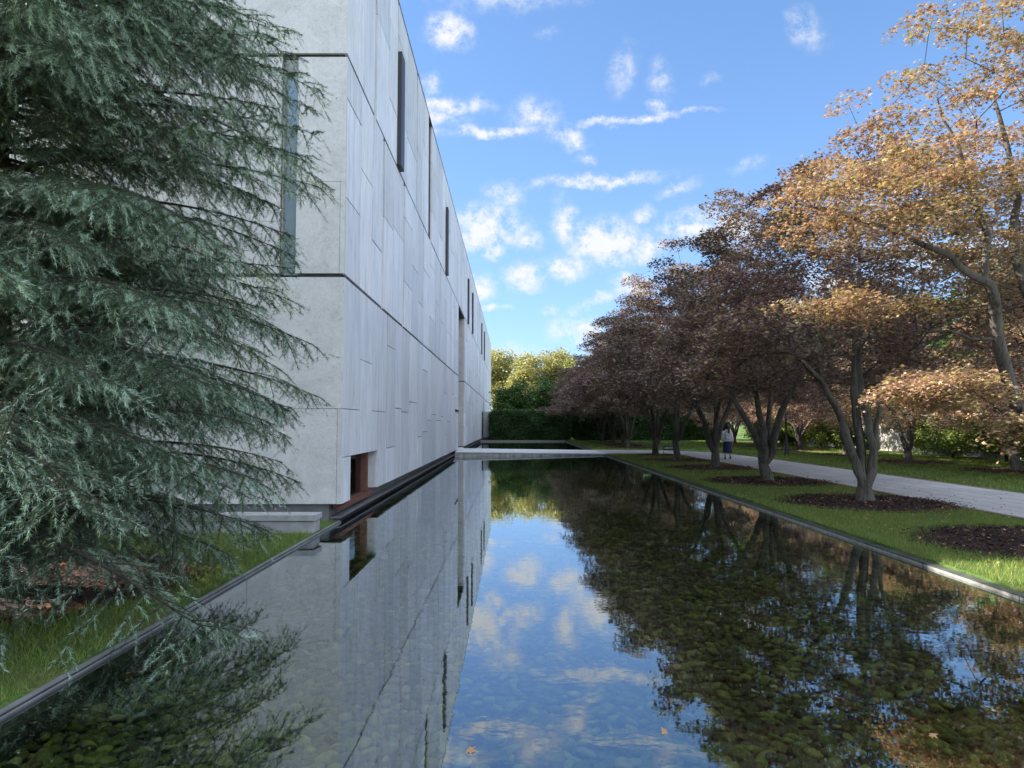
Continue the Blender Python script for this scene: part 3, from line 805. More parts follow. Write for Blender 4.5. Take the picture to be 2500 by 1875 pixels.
# ================================================================== MAPLES
def maples():
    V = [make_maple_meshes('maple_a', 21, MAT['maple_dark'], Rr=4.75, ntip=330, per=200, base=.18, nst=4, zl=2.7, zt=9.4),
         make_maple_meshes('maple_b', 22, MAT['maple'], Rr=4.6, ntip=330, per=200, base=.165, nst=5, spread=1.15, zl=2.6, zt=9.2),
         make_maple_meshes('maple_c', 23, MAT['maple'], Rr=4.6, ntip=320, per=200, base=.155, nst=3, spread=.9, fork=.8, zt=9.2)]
    # the tree in the foreground at right, trunk just outside the frame
    rng = np.random.default_rng(3)
    sk = Skel()
    r0 = sk.add((0, 0, -.1), -1, .2)
    f = sk.limb([(0, 0, -.1), (-.05, 0, .5)], r0, [.19, .15], 2)
    a = sk.limb([(-.05, 0, .5), (-.35, 0, 1.5), (-.75, -.1, 2.4), (-1.05, -.3, 3.1), (-1.3, -.6, 3.7)], f, [.105, .10, .09, .08, .075], 3)
    sk.limb([(-1.3, -.6, 3.7), (-1.8, -.7, 4.15), (-2.7, -.8, 4.6), (-3.7, -.9, 4.85), (-4.5, -.9, 5.0)], a, [.06, .05, .036, .024, .012], 3, rng, .03)
    sk.limb([(-1.3, -.6, 3.7), (-1.35, -.6, 4.6), (-1.7, -.7, 5.6), (-2.1, -.8, 6.6)], a, [.055, .045, .03, .015], 3, rng, .03)
    sk.limb([(-1.05, -.3, 3.1), (-1.5, -.1, 3.25), (-2.0, .2, 3.3)], a - 3, [.03, .024, .014], 3, rng, .03)
    b = sk.limb([(-.05, 0, .5), (.1, .2, 1.6), (-.1, 0, 3.1), (-.6, -.1, 4.4), (-.5, 0, 5.8), (-.8, 0, 7.2)], f, [.10, .095, .085, .065, .045, .02], 3, rng, .02)
    sk.limb([(.1, .2, 1.6), (.9, .5, 3), (1.8, .8, 4.5), (2.5, 1, 5.6)], b - 12, [.08, .065, .045, .02], 3, rng, .03)
    L = [((-3.3, -.9, 5.0), (1.5, 1.6, .72), 60), ((-2.75, -.8, 5.95), (1.0, 1.2, .55), 22), ((-2.3, -1.0, 6.9), (1.45, 1.4, .95), 17), ((-1.0, -.8, 7.5), (1.6, 1.5, 1.0), 22),
         ((-1.1, -.3, 5.2), (1.9, 2.2, .8), 70), ((.6, .6, 6.4), (2.6, 2.6, 1.6), 90), ((.8, 1, 4.2), (2.8, 2.3, .8), 50),
         ((-2.5, -1.35, 2.34), (.85, .6, .24), 36), ((-1.55, -1.75, 1.8), (.7, .5, .18), 22), ((-1.5, .2, 2.5), (.9, .7, .26), 24), ((-3.25, -.5, 3.62), (1.0, .7, .15), 20)]
    tg = []
    for c, r, n in L:
        u = rng.normal(0, 1, (n, 3)); u /= np.linalg.norm(u, axis=1)[:, None]; u *= rng.uniform(0, 1, (n, 1)) ** .4
        tg.append(np.array(c) + u * np.array(r))
    tg = np.concatenate(tg)
    sk.reach(tg, rng, .35); sk.radii(.005, 2.6, .07)
    mb = MB(); sk.mesh(mb, (5, 7, 12)); tm = mb.mesh('near_maple_trunk', MAT['bark'])
    pos = spray_points(tg, 140, .34, .05, rng)
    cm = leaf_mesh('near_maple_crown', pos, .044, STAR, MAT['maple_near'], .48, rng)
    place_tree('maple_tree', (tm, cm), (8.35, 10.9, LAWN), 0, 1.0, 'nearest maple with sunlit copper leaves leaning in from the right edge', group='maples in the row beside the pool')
    # second tree, three clear stems rising from one base
    rng = np.random.default_rng(8)
    sk = Skel(); r0 = sk.add((0, 0, -.1), -1, .27)
    f = sk.limb([(0, 0, -.1), (0, 0, .1), (0, 0, .28)], r0, [.26, .21, .18], 2)
    for pts, rr in [([(0, 0, .35), (-.14, 0, .7), (-.32, 0, 1.25), (-.5, .05, 2.0), (-.9, .1, 2.8), (-1.6, .2, 3.7)], .10),
                    ([(0, 0, .35), (-.03, .1, .8), (-.05, .12, 1.6), (-.1, .2, 2.6), (0, .3, 3.9), (.1, .4, 5)], .105),
                    ([(0, 0, .35), (.16, 0, .7), (.22, 0, 1.2), (.1, 0, 1.9), (-.05, -.05, 2.6), (-.1, -.1, 3.6)], .10),
                    ([(.22, 0, 1.2), (.27, 0, 1.6), (.42, 0, 2.3), (.7, -.1, 3.0), (1.5, -.2, 3.8)], .055)]:
        e = sk.limb(pts, f, [rr * 1.1] + [rr * (1 - .11 * i) for i in range(len(pts) - 1)], 3, rng, .012)
    tg = crown_targets(360, 4.7, 3.1, 3.0, 9.3, rng); sk.reach(tg, rng, .4); sk.radii(.007, 2.5, .1)
    mb = MB(); sk.mesh(mb, (5, 8, 12), .13); tm = mb.mesh('stemmed_maple_trunk', MAT['bark'])
    cm = leaf_mesh('stemmed_maple_crown', spray_points(tg, 190, .5, .08, rng), .056, TRI5, MAT['maple'], .5, rng)
    place_tree('maple_tree', (tm, cm), (8.35, 16.9, LAWN), 0, 1.0, 'second maple from the right edge, several stems rising from one mulched base', group='maples in the row beside the pool')
    rows = [((8.17, 22.8), 0, 0.3, 1.05, 'maple with a dark cracked trunk, third from the right in the poolside row'),
            ((8.47, 29.9), 1, 2.1, 1.1, 'maple whose trunk stands in front of the walking person'),
            ((8.38, 36.0), 2, 4.0, 1.14, 'maple whose trunk half hides the small black entry sign'),
            ((8.55, 42.2), 0, 1.9, 1.12, 'maple standing at the corner where the bridge path meets the lawn'),
            ((9.0, 55.0), 1, 5.2, 1.14, 'first maple beyond the footbridge path'),
            ((9.3, 60.0), 2, .8, 1.1, 'thin-stemmed dark maple, second beyond the footbridge path'),
            ((9.2, 65.0), 0, 3.3, 1.14, 'maple third beyond the footbridge path near the dark hedge'),
            ((9.0, 71.5), 1, 1.1, 1.08, 'farthest maple of the poolside row against the hedge')]
    for (x, y), v, rz, sc, lab in rows:
        place_tree('maple_tree', V[v], (x, y, LAWN), rz, sc, lab, group='maples in the row beside the pool')
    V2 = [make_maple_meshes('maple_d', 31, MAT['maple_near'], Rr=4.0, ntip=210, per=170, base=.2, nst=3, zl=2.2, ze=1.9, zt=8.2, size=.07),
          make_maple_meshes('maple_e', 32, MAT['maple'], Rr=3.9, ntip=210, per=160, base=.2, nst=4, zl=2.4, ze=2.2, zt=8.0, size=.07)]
    rows = [((19.7, 22.4), 1, 1.0, 1.05, 'maple across the path at the right edge of the photo, nearest of its row'),
            ((19.5, 27.6), 0, 4.4, 1.0, 'maple across the path with low sunlit pinkish leaves above its mulch ring at right'),
            ((19.0, 34.2), 0, 2.2, .95, 'maple across the path, second trunk from the right edge, low sunlit foliage'),
            ((19.6, 41.8), 1, .4, 1.0, 'maple across the path seen between the stems of the poolside maple'),
            ((20.0, 49.5), 1, 3.2, 1.0, 'maple across the path right of the lamp post with a sunlit base'),
            ((19.8, 56.5), 0, 5.5, 1.0, 'maple across the path behind the lamp post'),
            ((20.0, 64.0), 1, 1.5, 1.0, 'farthest maple across the path, behind the person')]
    for (x, y), v, rz, sc, lab in rows:
        place_tree('maple_tree', V2[v], (x, y, LAWN), rz, sc, lab, group='maples in the row across the path')
maples()

# ================================================================== CEDAR
def cedar():
    rng = np.random.default_rng(17)
    t = empty('cedar_tree', (-5.95, 8.0, LAWN_L))
    tag(t, 'large blue-green cedar with drooping needled branches filling the left side', 'tree')
    mb = MB(); sk_pts = []
    H = 10.6
    mb.tube([(.04 * math.sin(z), .05 * math.cos(z * .8), z) for z in np.linspace(-.1, H, 26)], [.27 * (1 - z / (H + .8)) ** .8 + .03 for z in np.linspace(0, H, 26)], 14, flute=.05)
    base_p = []; dirs = []; seg_len = []; tipness = []
    def shoot(pts, needle_from, tip, dens=1.0):
        """record needle-bearing pieces of a polyline"""
        for i in range(len(pts) - 1):
            if (i + 1) / (len(pts) - 1) < needle_from: continue
            base_p.append(pts[i]); dirs.append(pts[i + 1] - pts[i]); tipness.append(tip)
    nb = 360; ga = 2.39996
    Z = np.array([0, 0, 1.0])
    NB0 = nb
    for k in range(nb + 16):
        u = (k + .5) / nb
        z0 = .62 + 9.7 * u; z0 = round((z0 - .3) / .58) * .58 + .3 + rng.normal(0, .10)
        az = k * ga + rng.normal(0, .2)
        if k >= NB0:
            az = R(rng.uniform(-84, -60)); z0 = rng.uniform(.7, 1.8); u = .1
        L = (4.3 - 3.3 * (u ** 3.0)) * rng.uniform(.78, 1.08)
        if z0 < 2.0 and math.sin(az) > -.6 and math.cos(az) > .2: L *= .58 + .2 * z0
        if math.cos(az) < -.15 and (z0 < 5.0 or k % 2) and k % 5 and k < NB0: continue
        d = np.array([math.cos(az), math.sin(az), 0]); sd = np.array([-d[1], d[0], 0])
        away = (d[0] * -.5 + d[1] * .25)    # branches on the far left side are barely seen
        if L * d[0] - 5.95 > -2.4: L = (5.95 - 2.4) / max(d[0], .2) * rng.uniform(.82, 1)
        if d[1] > .25: L = min(L, 2.3 / d[1])
        if k >= NB0: L = rng.uniform(2.9, 3.5)
        n = 26; ts = np.linspace(0, 1, n + 1)
        rise = rng.uniform(.10, .24); sag = rng.uniform(.16, .36) if z0 > 1.6 else rng.uniform(.22, .38)
        bend = rng.normal(0, .10)
        P = np.array([d * (L * q) + sd * (bend * L * q * q) + Z * (z0 + L * (rise * q - sag * q ** 2.2)) for q in ts])
        P[:, 2] = np.maximum(P[:, 2], .18 + .1 * rng.uniform(0, 1))
        mb.tube(P, [max(.004, .04 * (1 - q) ** .8 * (L / 4.5)) for q in ts], 6, cap=False)
        shoot(P, .35, 1)
        # secondaries
        q = .10 if away < .3 else .35
        sgn = 1
        step = .105 if away < .3 else .24
        while q < .985:
            i = int(q * n); fr = q * n - i
            p0 = P[i] * (1 - fr) + P[min(i + 1, n)] * fr
            l2 = (.26 + 1.15 * (1 - q) ** .65 * min(1, q * 4 + .3)) * rng.uniform(.6, 1.15) * (L / 4.4) ** .5
            ang = R(rng.uniform(42, 80)) * sgn
            tang = P[min(i + 1, n)] - P[i]; tang = tang / (np.linalg.norm(tang) + 1e-9)
            hd = d * math.cos(ang) + sd * math.sin(ang)
            hd = hd + Z * (tang[2] * .6 + rng.uniform(-.22, .12))
            m = max(4, int(l2 / .07)); tt = np.linspace(0, 1, m + 1)
            dr = rng.uniform(.12, .6)
            Q = np.array([p0 + hd * (l2 * s) - Z * (l2 * dr * s ** 2) for s in tt])
            Q[:, 2] = np.maximum(Q[:, 2], .06)
            mb.tube(Q, [max(.002, .0065 * (1 - s)) for s in tt], 4, cap=False)
            shoot(Q, .12, 1 if q > .55 else 0)
            # tertiary hanging shoots
            s = .15; sg2 = 1
            while s < .98:
                j = int(s * m); b0 = Q[j]
                l3 = rng.uniform(.12, .34) * (1.15 - .5 * s)
                h3 = hd * math.cos(.9) + np.cross(Z, hd) * (math.sin(.9) * sg2)
                h3 = h3 * .8 - Z * rng.uniform(.05, 1.15)
                h3 /= np.linalg.norm(h3)
                k3 = max(1, int(l3 / .09))
                W = np.array([b0 + h3 * (l3 * w) - Z * (.12 * l3 * w * w) for w in np.linspace(0, 1, k3 + 1)])
                shoot(W, 0, 2 if (q > .45 and rng.uniform() < .6) else 0)
                s += (.07 if away < .35 else .2) / l2 * rng.uniform(.7, 1.3); sg2 = -sg2
            q += step / L * rng.uniform(.6, 1.25); sgn = -sgn
    mb.build('trunk', MAT['cbark'], t)
    B = np.array(base_p); D = np.array(dirs); K = np.array(tipness)
    def needles(B, D, per_m, mat, name, ln, wd):
        Ls = np.linalg.norm(D, axis=1); cnt = np.maximum(3, (Ls * per_m)).astype(int)
        idx = np.repeat(np.arange(len(B)), cnt); n = len(idx)
        ax = D[idx] / (Ls[idx][:, None] + 1e-9)
        p = B[idx] + D[idx] * rng.uniform(0, 1, n)[:, None]
        rv = rng.normal(0, 1, (n, 3)); rv -= ax * (rv * ax).sum(1)[:, None]; rv /= np.linalg.norm(rv, axis=1)[:, None]
        ndir = ax * rng.uniform(.45, .9, n)[:, None] + rv * .85
        ndir /= np.linalg.norm(ndir, axis=1)[:, None]
        sd = np.cross(ndir, ax); sd /= (np.linalg.norm(sd, axis=1)[:, None] + 1e-9)
        l = ln * rng.uniform(.7, 1.2, n)
        V = np.empty((n, 3, 3))
        V[:, 0] = p - sd * (wd / 2); V[:, 1] = p + sd * (wd / 2); V[:, 2] = p + ndir * l[:, None]
        print('needles', name, n)
        me = mesh_arrays(name, V.reshape(-1, 3), np.arange(n * 3), np.arange(n) * 3, np.full(n, 3), mat)
        return link_mesh(name, me, t)
    a = K < 1.5
    needles(B[a], D[a], 190, MAT['needle'], 'crown', .046, .0062)
    needles(B[~a], D[~a], 210, MAT['needle_tip'], 'new_growth_lit', .044, .0062)
cedar()

# ================================================================== OTHER TREES, HEDGES, SHRUBS
def blob_tree(name, seed, mat, Rr, zl, zt, ntip, per, size, spr, base=.25, trunk_h=None, bark='bark'):
    rng = np.random.default_rng(seed)
    sk = Skel(); r0 = sk.add((0, 0, -.1), -1, base * 1.2)
    hh = trunk_h or (zl + (zt - zl) * .5)
    sk.limb([(0, 0, -.1), (.1, .05, hh * .4), (-.05, .1, hh * .75), (.05, 0, hh)], r0, [base * 1.2, base, base * .8, base * .5], 3, rng, .04)
    # lumpy crown: several overlapping lobes
    tg = []
    nl = 9
    for i in range(nl):
        a = rng.uniform(0, 6.28); q = rng.uniform(.0, .62) * Rr; zc = rng.uniform(zl + .25 * (zt - zl), zt - .22 * (zt - zl))
        w = math.sin(PI * min(1, (zc - zl) / (zt - zl) * .8 + .15))
        c = np.array([q * w * math.cos(a), q * w * math.sin(a), zc]); r = np.array([.48 * Rr, .48 * Rr, .22 * (zt - zl)]) * rng.uniform(.75, 1.2)
        n = ntip // nl
        u = rng.normal(0, 1, (n, 3)); u /= np.linalg.norm(u, axis=1)[:, None]; u *= rng.uniform(.35, 1, (n, 1)) ** .5
        tg.append(c + u * r)
    tg = np.concatenate(tg); tg[:, 2] = np.maximum(tg[:, 2], zl)
    sk.reach(tg, rng, .8); sk.radii(.012, 2.4, base)
    mb = MB(); sk.mesh(mb, (4, 6, 9)); tm = mb.mesh(name + '_trunk', MAT[bark])
    n = len(tg) * per
    off = rng.normal(0, spr * .55, (n, 3)) * np.array([1, 1, .7])
    cm = leaf_mesh(name + '_crown', np.repeat(tg, per, axis=0) + off, size, QUAD, mat, .8, rng)
    return tm, cm

def background():
    ye = [blob_tree('yellow_tree_a', 41, MAT['yellow'], 5.5, 2.5, 15.0, 240, 90, .20, 1.0, .35), blob_tree('yellow_tree_b', 42, MAT['yellow'], 5.0, 2.5, 14.0, 240, 90, .20, 1.0, .3)]
    ls = [((-3.0, 122), 0, 1.05, 'tall yellow-green tree farthest left behind the hedge, against the building corner'), ((2.5, 116), 1, 1.0, 'tall yellow-green tree in the middle behind the hedge'),
          ((8.0, 118), 0, 1.02, 'tall yellow-green tree behind the hedge, partly hidden by the maples'), ((14.5, 112), 1, 1.0, 'yellow-green tree mostly hidden behind the far maples')]
    for i, ((x, y), v, sc, lab) in enumerate(ls):
        place_tree('yellow_green_tree', ye[v], (x, y, LAWN), i * 1.7 + .4, sc, lab, group='yellow-green trees beyond the hedge')
    gr = [blob_tree('green_tree_a', 43, MAT['green'], 3.6, .6, 6.6, 240, 110, .12, .6, .15), blob_tree('green_tree_b', 44, MAT['green'], 5.0, 1.0, 12.0, 260, 90, .17, 1.0, .28), blob_tree('green_shrub', 45, MAT['shrub'], 1.9, .1, 3.0, 150, 110, .085, .4, .06, 1.2)]
    for i, ((x, y), sc, lab) in enumerate([((-.3, 81.5), 1.0, 'leafy dark green tree above the clipped hedge, next to the building'), ((4.3, 83), 1.08, 'leafy green tree above the right part of the clipped hedge'), ((9.5, 84), 1.05, 'dark green tree behind the far end of the maple row')]):
        place_tree('green_tree', gr[0], (x, y, LAWN), i * 2.1, sc, lab, group='green trees above the hedge')
    k = 0
    for (x, y, sc, lab) in [(31, 26, 1.0, 'tall green tree at the far right behind the boundary wall'), (30, 34, 1.05, 'tall green tree behind the wall, second from the right'), (31, 43, 1.1, 'tall green tree behind the wall beyond the second row of maples'),
                       (30, 52, 1.05, 'tall green tree behind the wall above the lamp post'), (29, 62, 1.1, 'tall green tree behind the wall right of the person'), (25, 72, 1.1, 'tall green tree at the back corner of the garden'), (18, 82, 1.1, 'tall green tree behind the dark back hedge')]:
        place_tree('tall_green_tree', gr[1], (x, y, LAWN), k * 1.3, sc, lab, group='tall green trees beyond the garden wall'); k += 1
    sh = [(23.6, 23.5, 1.0), (23.8, 27.2, 1.1), (23.4, 30.8, .95), (23.9, 34.4, 1.15), (23.5, 38.0, 1.0), (24.0, 41.4, .8), (23.7, 50.6, .9), (23.9, 55.0, 1.15), (23.3, 59.0, 1.0), (24.0, 63.2, 1.2), (23.2, 67.0, 1.1)]
    names = ['nearest the right edge', 'second from the right edge', 'third from the right edge', 'fourth from the right edge', 'behind the forked poolside maple', 'low, beside the bare pale stretch of wall',
             'small, left of the bare pale stretch of wall', 'left of the lamp post', 'just right of the person', 'behind the person', 'farthest left, near the back corner']
    for i, (x, y, sc) in enumerate(sh):
        place_tree('shrub', gr[2], (x, y, LAWN), i * 1.1, sc, 'green shrub before the boundary wall, ' + names[i], 'shrub', 'shrubs along the boundary wall')
    # hedges
    def hedge(name, x0, x1, y0, y1, h, n, lab, seed, size=.085, mat='hedge'):
        rng = np.random.default_rng(seed)
        t = empty(name, ((x0 + x1) / 2, (y0 + y1) / 2, LAWN)); tag(t, lab, 'hedge')
        a, b = (x1 - x0) / 2, (y1 - y0) / 2
        mb = MB(); mb.box(-a + .25, a - .25, -b + .25, b - .25, .35, h - .25); mb.build('stems', MAT['hedge_core'], t)  # one plain near-black block filling the inside of the hedge
        # rounded block surface
        u = rng.uniform(-1, 1, (n, 3)); ax = rng.choice(3, n, p=[.2, .5, .3]); u[np.arange(n), ax] = rng.choice([-1, 1], n)
        u[:, 1] = np.where((ax == 1) & (rng.uniform(0, 1, n) < .7), -1, u[:, 1])
        p = u * np.array([a, b, h / 2])
        rr = 1 - .06 * (np.abs(u[:, 0]) ** 8 + np.abs(u[:, 2]) ** 8)
        bump = .2 * np.sin(p[:, 0] * 1.7 + seed) * np.cos(p[:, 2] * 2.3) + .07 * np.sin(p[:, 0] * 4.1)
        p *= rr[:, None]; p[:, 1] -= bump; p += rng.normal(0, .09, (n, 3)); p[:, 2] += h / 2
        p[:, 2] = np.maximum(p[:, 2], .12)
        fr = orient(n, 1.2, rng)
        link_mesh('foliage', leaf_mesh('foliage', p, size, QUAD, MAT[mat], 1.2, rng, fr), t)
    hedge('clipped_hedge', -2.6, 6.6, 76.6, 79.2, 3.3, 60000, 'thick clipped green hedge across the far end of the pool', 51)
    hedge('dark_hedge', 6.3, 24, 77.2, 80, 3.6, 50000, 'long dark hedge along the back of the lawn behind the far maples', 52, .11)
    hedge('boundary_hedge', 26.0, 28.0, 18, 76, 4.2, 60000, 'tall green hedge rising behind the boundary wall', 53, .16, 'green')
background()

# ================================================================== GRASS, MULCH, PEBBLES
RINGS = [(8.35, 4.9, 2.0), (8.35, 10.9, 2.0), (8.35, 16.7, 1.95), (8.17, 22.8, 1.95), (8.47, 29.9, 1.9), (8.38, 36.0, 1.8), (8.55, 41.6, 1.3), (9.0, 55, 1.8), (9.3, 60, 1.8), (9.2, 65, 1.8), (9, 71.5, 1.8),
         (19.7, 22.4, 1.9), (19.5, 27.6, 1.9), (19.0, 34.2, 1.9), (19.6, 41.8, 1.9), (20, 49.5, 1.9), (19.8, 56.5, 1.9), (20, 64, 1.9), (-5.9, 8.5, 2.0)]
def groundcover():
    rng = np.random.default_rng(71)
    mb = MB()
    for i, (x, y, r) in enumerate(RINGS):
        n = 40; LW = LAWN if x > 0 else LAWN_L; c = (x, y, LW + .05)
        ring = [(x + r * (1 + .04 * math.sin(3 * a + i) + .02 * math.sin(7 * a)) * math.cos(a), y + r * (1 + .04 * math.sin(3 * a + i)) * math.sin(a)) for a in np.linspace(0, 2 * PI, n, endpoint=False)]
        mid = [(x + (p[0] - x) * .75, y + (p[1] - y) * .75) for p in ring]
        for k in range(n):
            q = (k + 1) % n
            mb.face([(*ring[k], LW + .005), (*ring[q], LW + .005), (*mid[q], LW + .04), (*mid[k], LW + .04)])
            mb.face([(*mid[k], LW + .04), (*mid[q], LW + .04), c])
    V = []; 
    chips_p = []
    for i, (x, y, r) in enumerate(RINGS):
        m = 3600 if abs(y) < 24 else 900
        a = rng.uniform(0, 2 * PI, m); q = r * np.sqrt(rng.uniform(0, 1.16, m))
        chips_p.append(np.stack([x + q * np.cos(a), y + q * np.sin(a), (LAWN if x > 0 else LAWN_L) + .012 + .035 * np.clip((r - q) / (r * .25), 0, 1) + rng.uniform(.004, .02, m)], 1))
    P = np.concatenate(chips_p); n = len(P)
    t, b, nr = orient(n, .35, rng)
    s = rng.uniform(.015, .045, n)
    sh = np.array([(-1, -.35), (1, -.25), (.9, .35), (-.9, .3)])
    V = P[:, None, :] + (t[:, None, :] * sh[None, :, 0, None] + b[:, None, :] * sh[None, :, 1, None]) * s[:, None, None]
    base = mb.mesh('mulch_base', MAT['mulch'])
    o = link_mesh('mulch', base); tag(o, 'dark bark mulch rings around the tree bases', 'mulch', kind='stuff')
    o2 = link_mesh('chips', mesh_arrays('chips', V.reshape(-1, 3), np.arange(n * 4), np.arange(n) * 4, np.full(n, 4), MAT['mulch']), o)
    # grass
    def blades(x0, x1, y0, y1, dens, h, w):
        m = int((x1 - x0) * (y1 - y0) * dens)
        x = rng.uniform(x0, x1, m); y = rng.uniform(y0, y1, m); keep = np.ones(m, bool)
        for (cx, cy, r) in RINGS:
            dd = np.hypot(x - cx, y - cy); keep &= dd > r * (rng.uniform(.84, 1.08, m) + .05 * np.sin(5 * np.arctan2(y - cy, x - cx) + cy))
        return x[keep], y[keep], h, w
    sets = [blades(5.70, 9.78, 6, 15, 1900, .075, .006), blades(5.70, 9.78, 15, 26, 900, .07, .009), blades(5.70, 9.78, 26, 42.5, 300, .07, .016), blades(5.75, 9, 50, 76, 90, .08, .03),
            blades(-8.5, -3.43, 3.0, 12.3, 1500, .075, .006), blades(-9, -3.43, 12.3, 13.8, 500, .08, .008), blades(13.45, 24, 20, 48, 170, .08, .022), blades(13.0, 24, 48, 76, 60, .09, .04)]
    allv = []
    for x, y, h, w in sets:
        m = len(x); az = rng.uniform(0, 2 * PI, m); ln = h * rng.uniform(.45, 1.25, m)
        tall = rng.uniform(0, 1, m) > .985; ln = np.where(tall, ln * 1.5, ln)
        lean = rng.normal(0, .45, (m, 2)) * ln[:, None]
        V = np.zeros((m, 3, 3))
        V[:, 0, 0] = x - np.cos(az) * w / 2; V[:, 0, 1] = y - np.sin(az) * w / 2
        V[:, 1, 0] = x + np.cos(az) * w / 2; V[:, 1, 1] = y + np.sin(az) * w / 2
        LW = LAWN if x[0] > 0 else LAWN_L; V[:, :2, 2] = LW - .003
        V[:, 2, 0] = x + lean[:, 0]; V[:, 2, 1] = y + lean[:, 1]; V[:, 2, 2] = LW + ln
        allv.append(V)
    V = np.concatenate(allv); n = len(V)
    o = link_mesh('grass', mesh_arrays('grass', V.reshape(-1, 3), np.arange(n * 3), np.arange(n) * 3, np.full(n, 3), MAT['grass']))
    tag(o, 'short green lawn grass on both sides of the pool', 'grass', kind='stuff')
    print('grass', n)
    # pebbles: low-poly ellipsoids packed over the pool floor
    import bmesh
    bm = bmesh.new(); bmesh.ops.create_icosphere(bm, subdivisions=2, radius=1.0)
    tv = np.array([v.co[:] for v in bm.verts]); tf = np.array([[v.index for v in f.verts] for f in bm.faces]); bm.free()
    bm = bmesh.new(); bmesh.ops.create_icosphere(bm, subdivisions=1, radius=1.0)
    tv1 = np.array([v.co[:] for v in bm.verts]); tf1 = np.array([[v.index for v in f.verts] for f in bm.faces]); bm.free()
    def pebbles(x0, x1, y0, y1, sp, TV, TF, rscale):
        xs = np.arange(x0, x1, sp * 1.15); ys = np.arange(y0, y1, sp * .85)
        X, Y = np.meshgrid(xs, ys); X = X + (np.arange(len(ys)) % 2)[:, None] * sp * .57
        X = X.ravel() + rng.normal(0, sp * .2, X.size); Y = Y.ravel() + rng.normal(0, sp * .2, Y.size); m = len(X)
        az = rng.normal(0, .9, m)
        sx = sp * rng.uniform(.5, .95, m) * rscale; sy = sx * rng.uniform(.55, .8, m); sz = sx * rng.uniform(.32, .5, m)
        v = TV[None] * np.stack([sx, sy, sz], 1)[:, None, :]
        v = v * (1 + .10 * np.sin(TV[None, :, 0] * 2.1 + X[:, None] * 9)[..., None] * np.array([1, 1, .5]))
        tl = rng.normal(0, .18, (m, 2)); v[..., 2] += v[..., 0] * tl[:, 0, None] + v[..., 1] * tl[:, 1, None]
        c, s = np.cos(az)[:, None], np.sin(az)[:, None]
        vx = v[..., 0] * c - v[..., 1] * s; vy = v[..., 0] * s + v[..., 1] * c
        V = np.stack([vx + X[:, None], vy + Y[:, None], v[..., 2] + (-.60 + rng.uniform(-.012, .035, m))[:, None]], -1).reshape(-1, 3)
        F = (TF[None] + (np.arange(m) * len(TV))[:, None, None]).reshape(-1, 3)
        return V, F
    A = pebbles(-3.4, 5.5, 2.6, 5.2, .088, tv, tf, 1.0); A2 = pebbles(-3.4, 5.5, 5.2, 9.5, .088, tv1, tf1, 1.0); Bq = pebbles(-3.4, 5.5, 9.5, 20, .12, tv1, tf1, 1.0); C2 = pebbles(-3.4, 5.5, 20, 41, .3, tv1, tf1, 1.0)
    vs = []; fs = []; k = 0
    for V, F in (A, A2, Bq, C2): vs.append(V); fs.append(F + k); k += len(V)
    V = np.concatenate(vs); F = np.concatenate(fs)
    o = link_mesh('pebbles', mesh_arrays('pebbles', V, F.ravel(), np.arange(len(F)) * 3, np.full(len(F), 3), MAT['pebble'], True))
    tag(o, 'rounded dark river pebbles covering the pool floor', 'pebbles', kind='stuff')
    print('pebble faces', len(F))
    # leaves: litter on lawn and mulch as stuff, larger ones floating on the pool as things
    m = 4500
    k = rng.integers(0, len(RINGS), m); RA = np.array(RINGS)[k]
    a = rng.uniform(0, 2 * PI, m); q = RA[:, 2] * rng.uniform(0, 1.5, m) ** .7
    P = np.stack([RA[:, 0] + q * np.cos(a), RA[:, 1] + q * np.sin(a), np.where(RA[:, 0] > 0, LAWN, LAWN_L) + .065], 1)
    P = P[(P[:, 0] > 5.9) | (P[:, 0] < -3.6)]
    o = link_mesh('leaf_litter', leaf_mesh('leaf_litter', P, .035, STAR, MAT['litter'], .5, rng)); tag(o, 'small dry fallen leaves scattered on mulch and lawn', 'fallen leaves', kind='stuff')
    m = 1500
    P = np.stack([5.8 + rng.uniform(0, 1, m) ** 1.0 * 9, rng.uniform(7, 42, m), np.full(m, LAWN + .06)], 1); P[(P[:, 0] > 9.9) & (P[:, 0] < 13.3), 2] = LAWN + .036
    P = P[(P[:, 0] < 9.9) | (P[:, 0] > 13.3) | (rng.uniform(0, 1, m) < .35)]
    link_mesh('scattered_leaves', leaf_mesh('scattered_leaves', P, .04, STAR, MAT['litter'], .4, rng), o)
    fl = [((3.05, 5.3), .075, 'curled brown leaf floating at the right side of the pool'), ((2.6, 4.5), .05, 'pale pinkish leaf floating right of centre near the bottom edge'),
          ((.95, 4.55), .05, 'small dark leaf floating where the cloud reflection is brightest'), ((-2.95, 5.6), .07, 'orange leaf resting by the left pool edging'), ((-.25, 4.3), .05, 'lone leaf floating near the bottom edge left of centre'),
          ((4.4, 7.6), .06, 'small leaf floating near the right kerb')]
    for (x, y), s, lab in fl:
        me = leaf_mesh('floating_leaf', np.array([[0, 0, 0.0]]), s, STAR, MAT['litter'], .25, rng)
        o = link_mesh('floating_leaf', me); o.location = (x, y, WATER + .012); tag(o, lab, 'leaf', 'leaves floating on the pool')
groundcover()

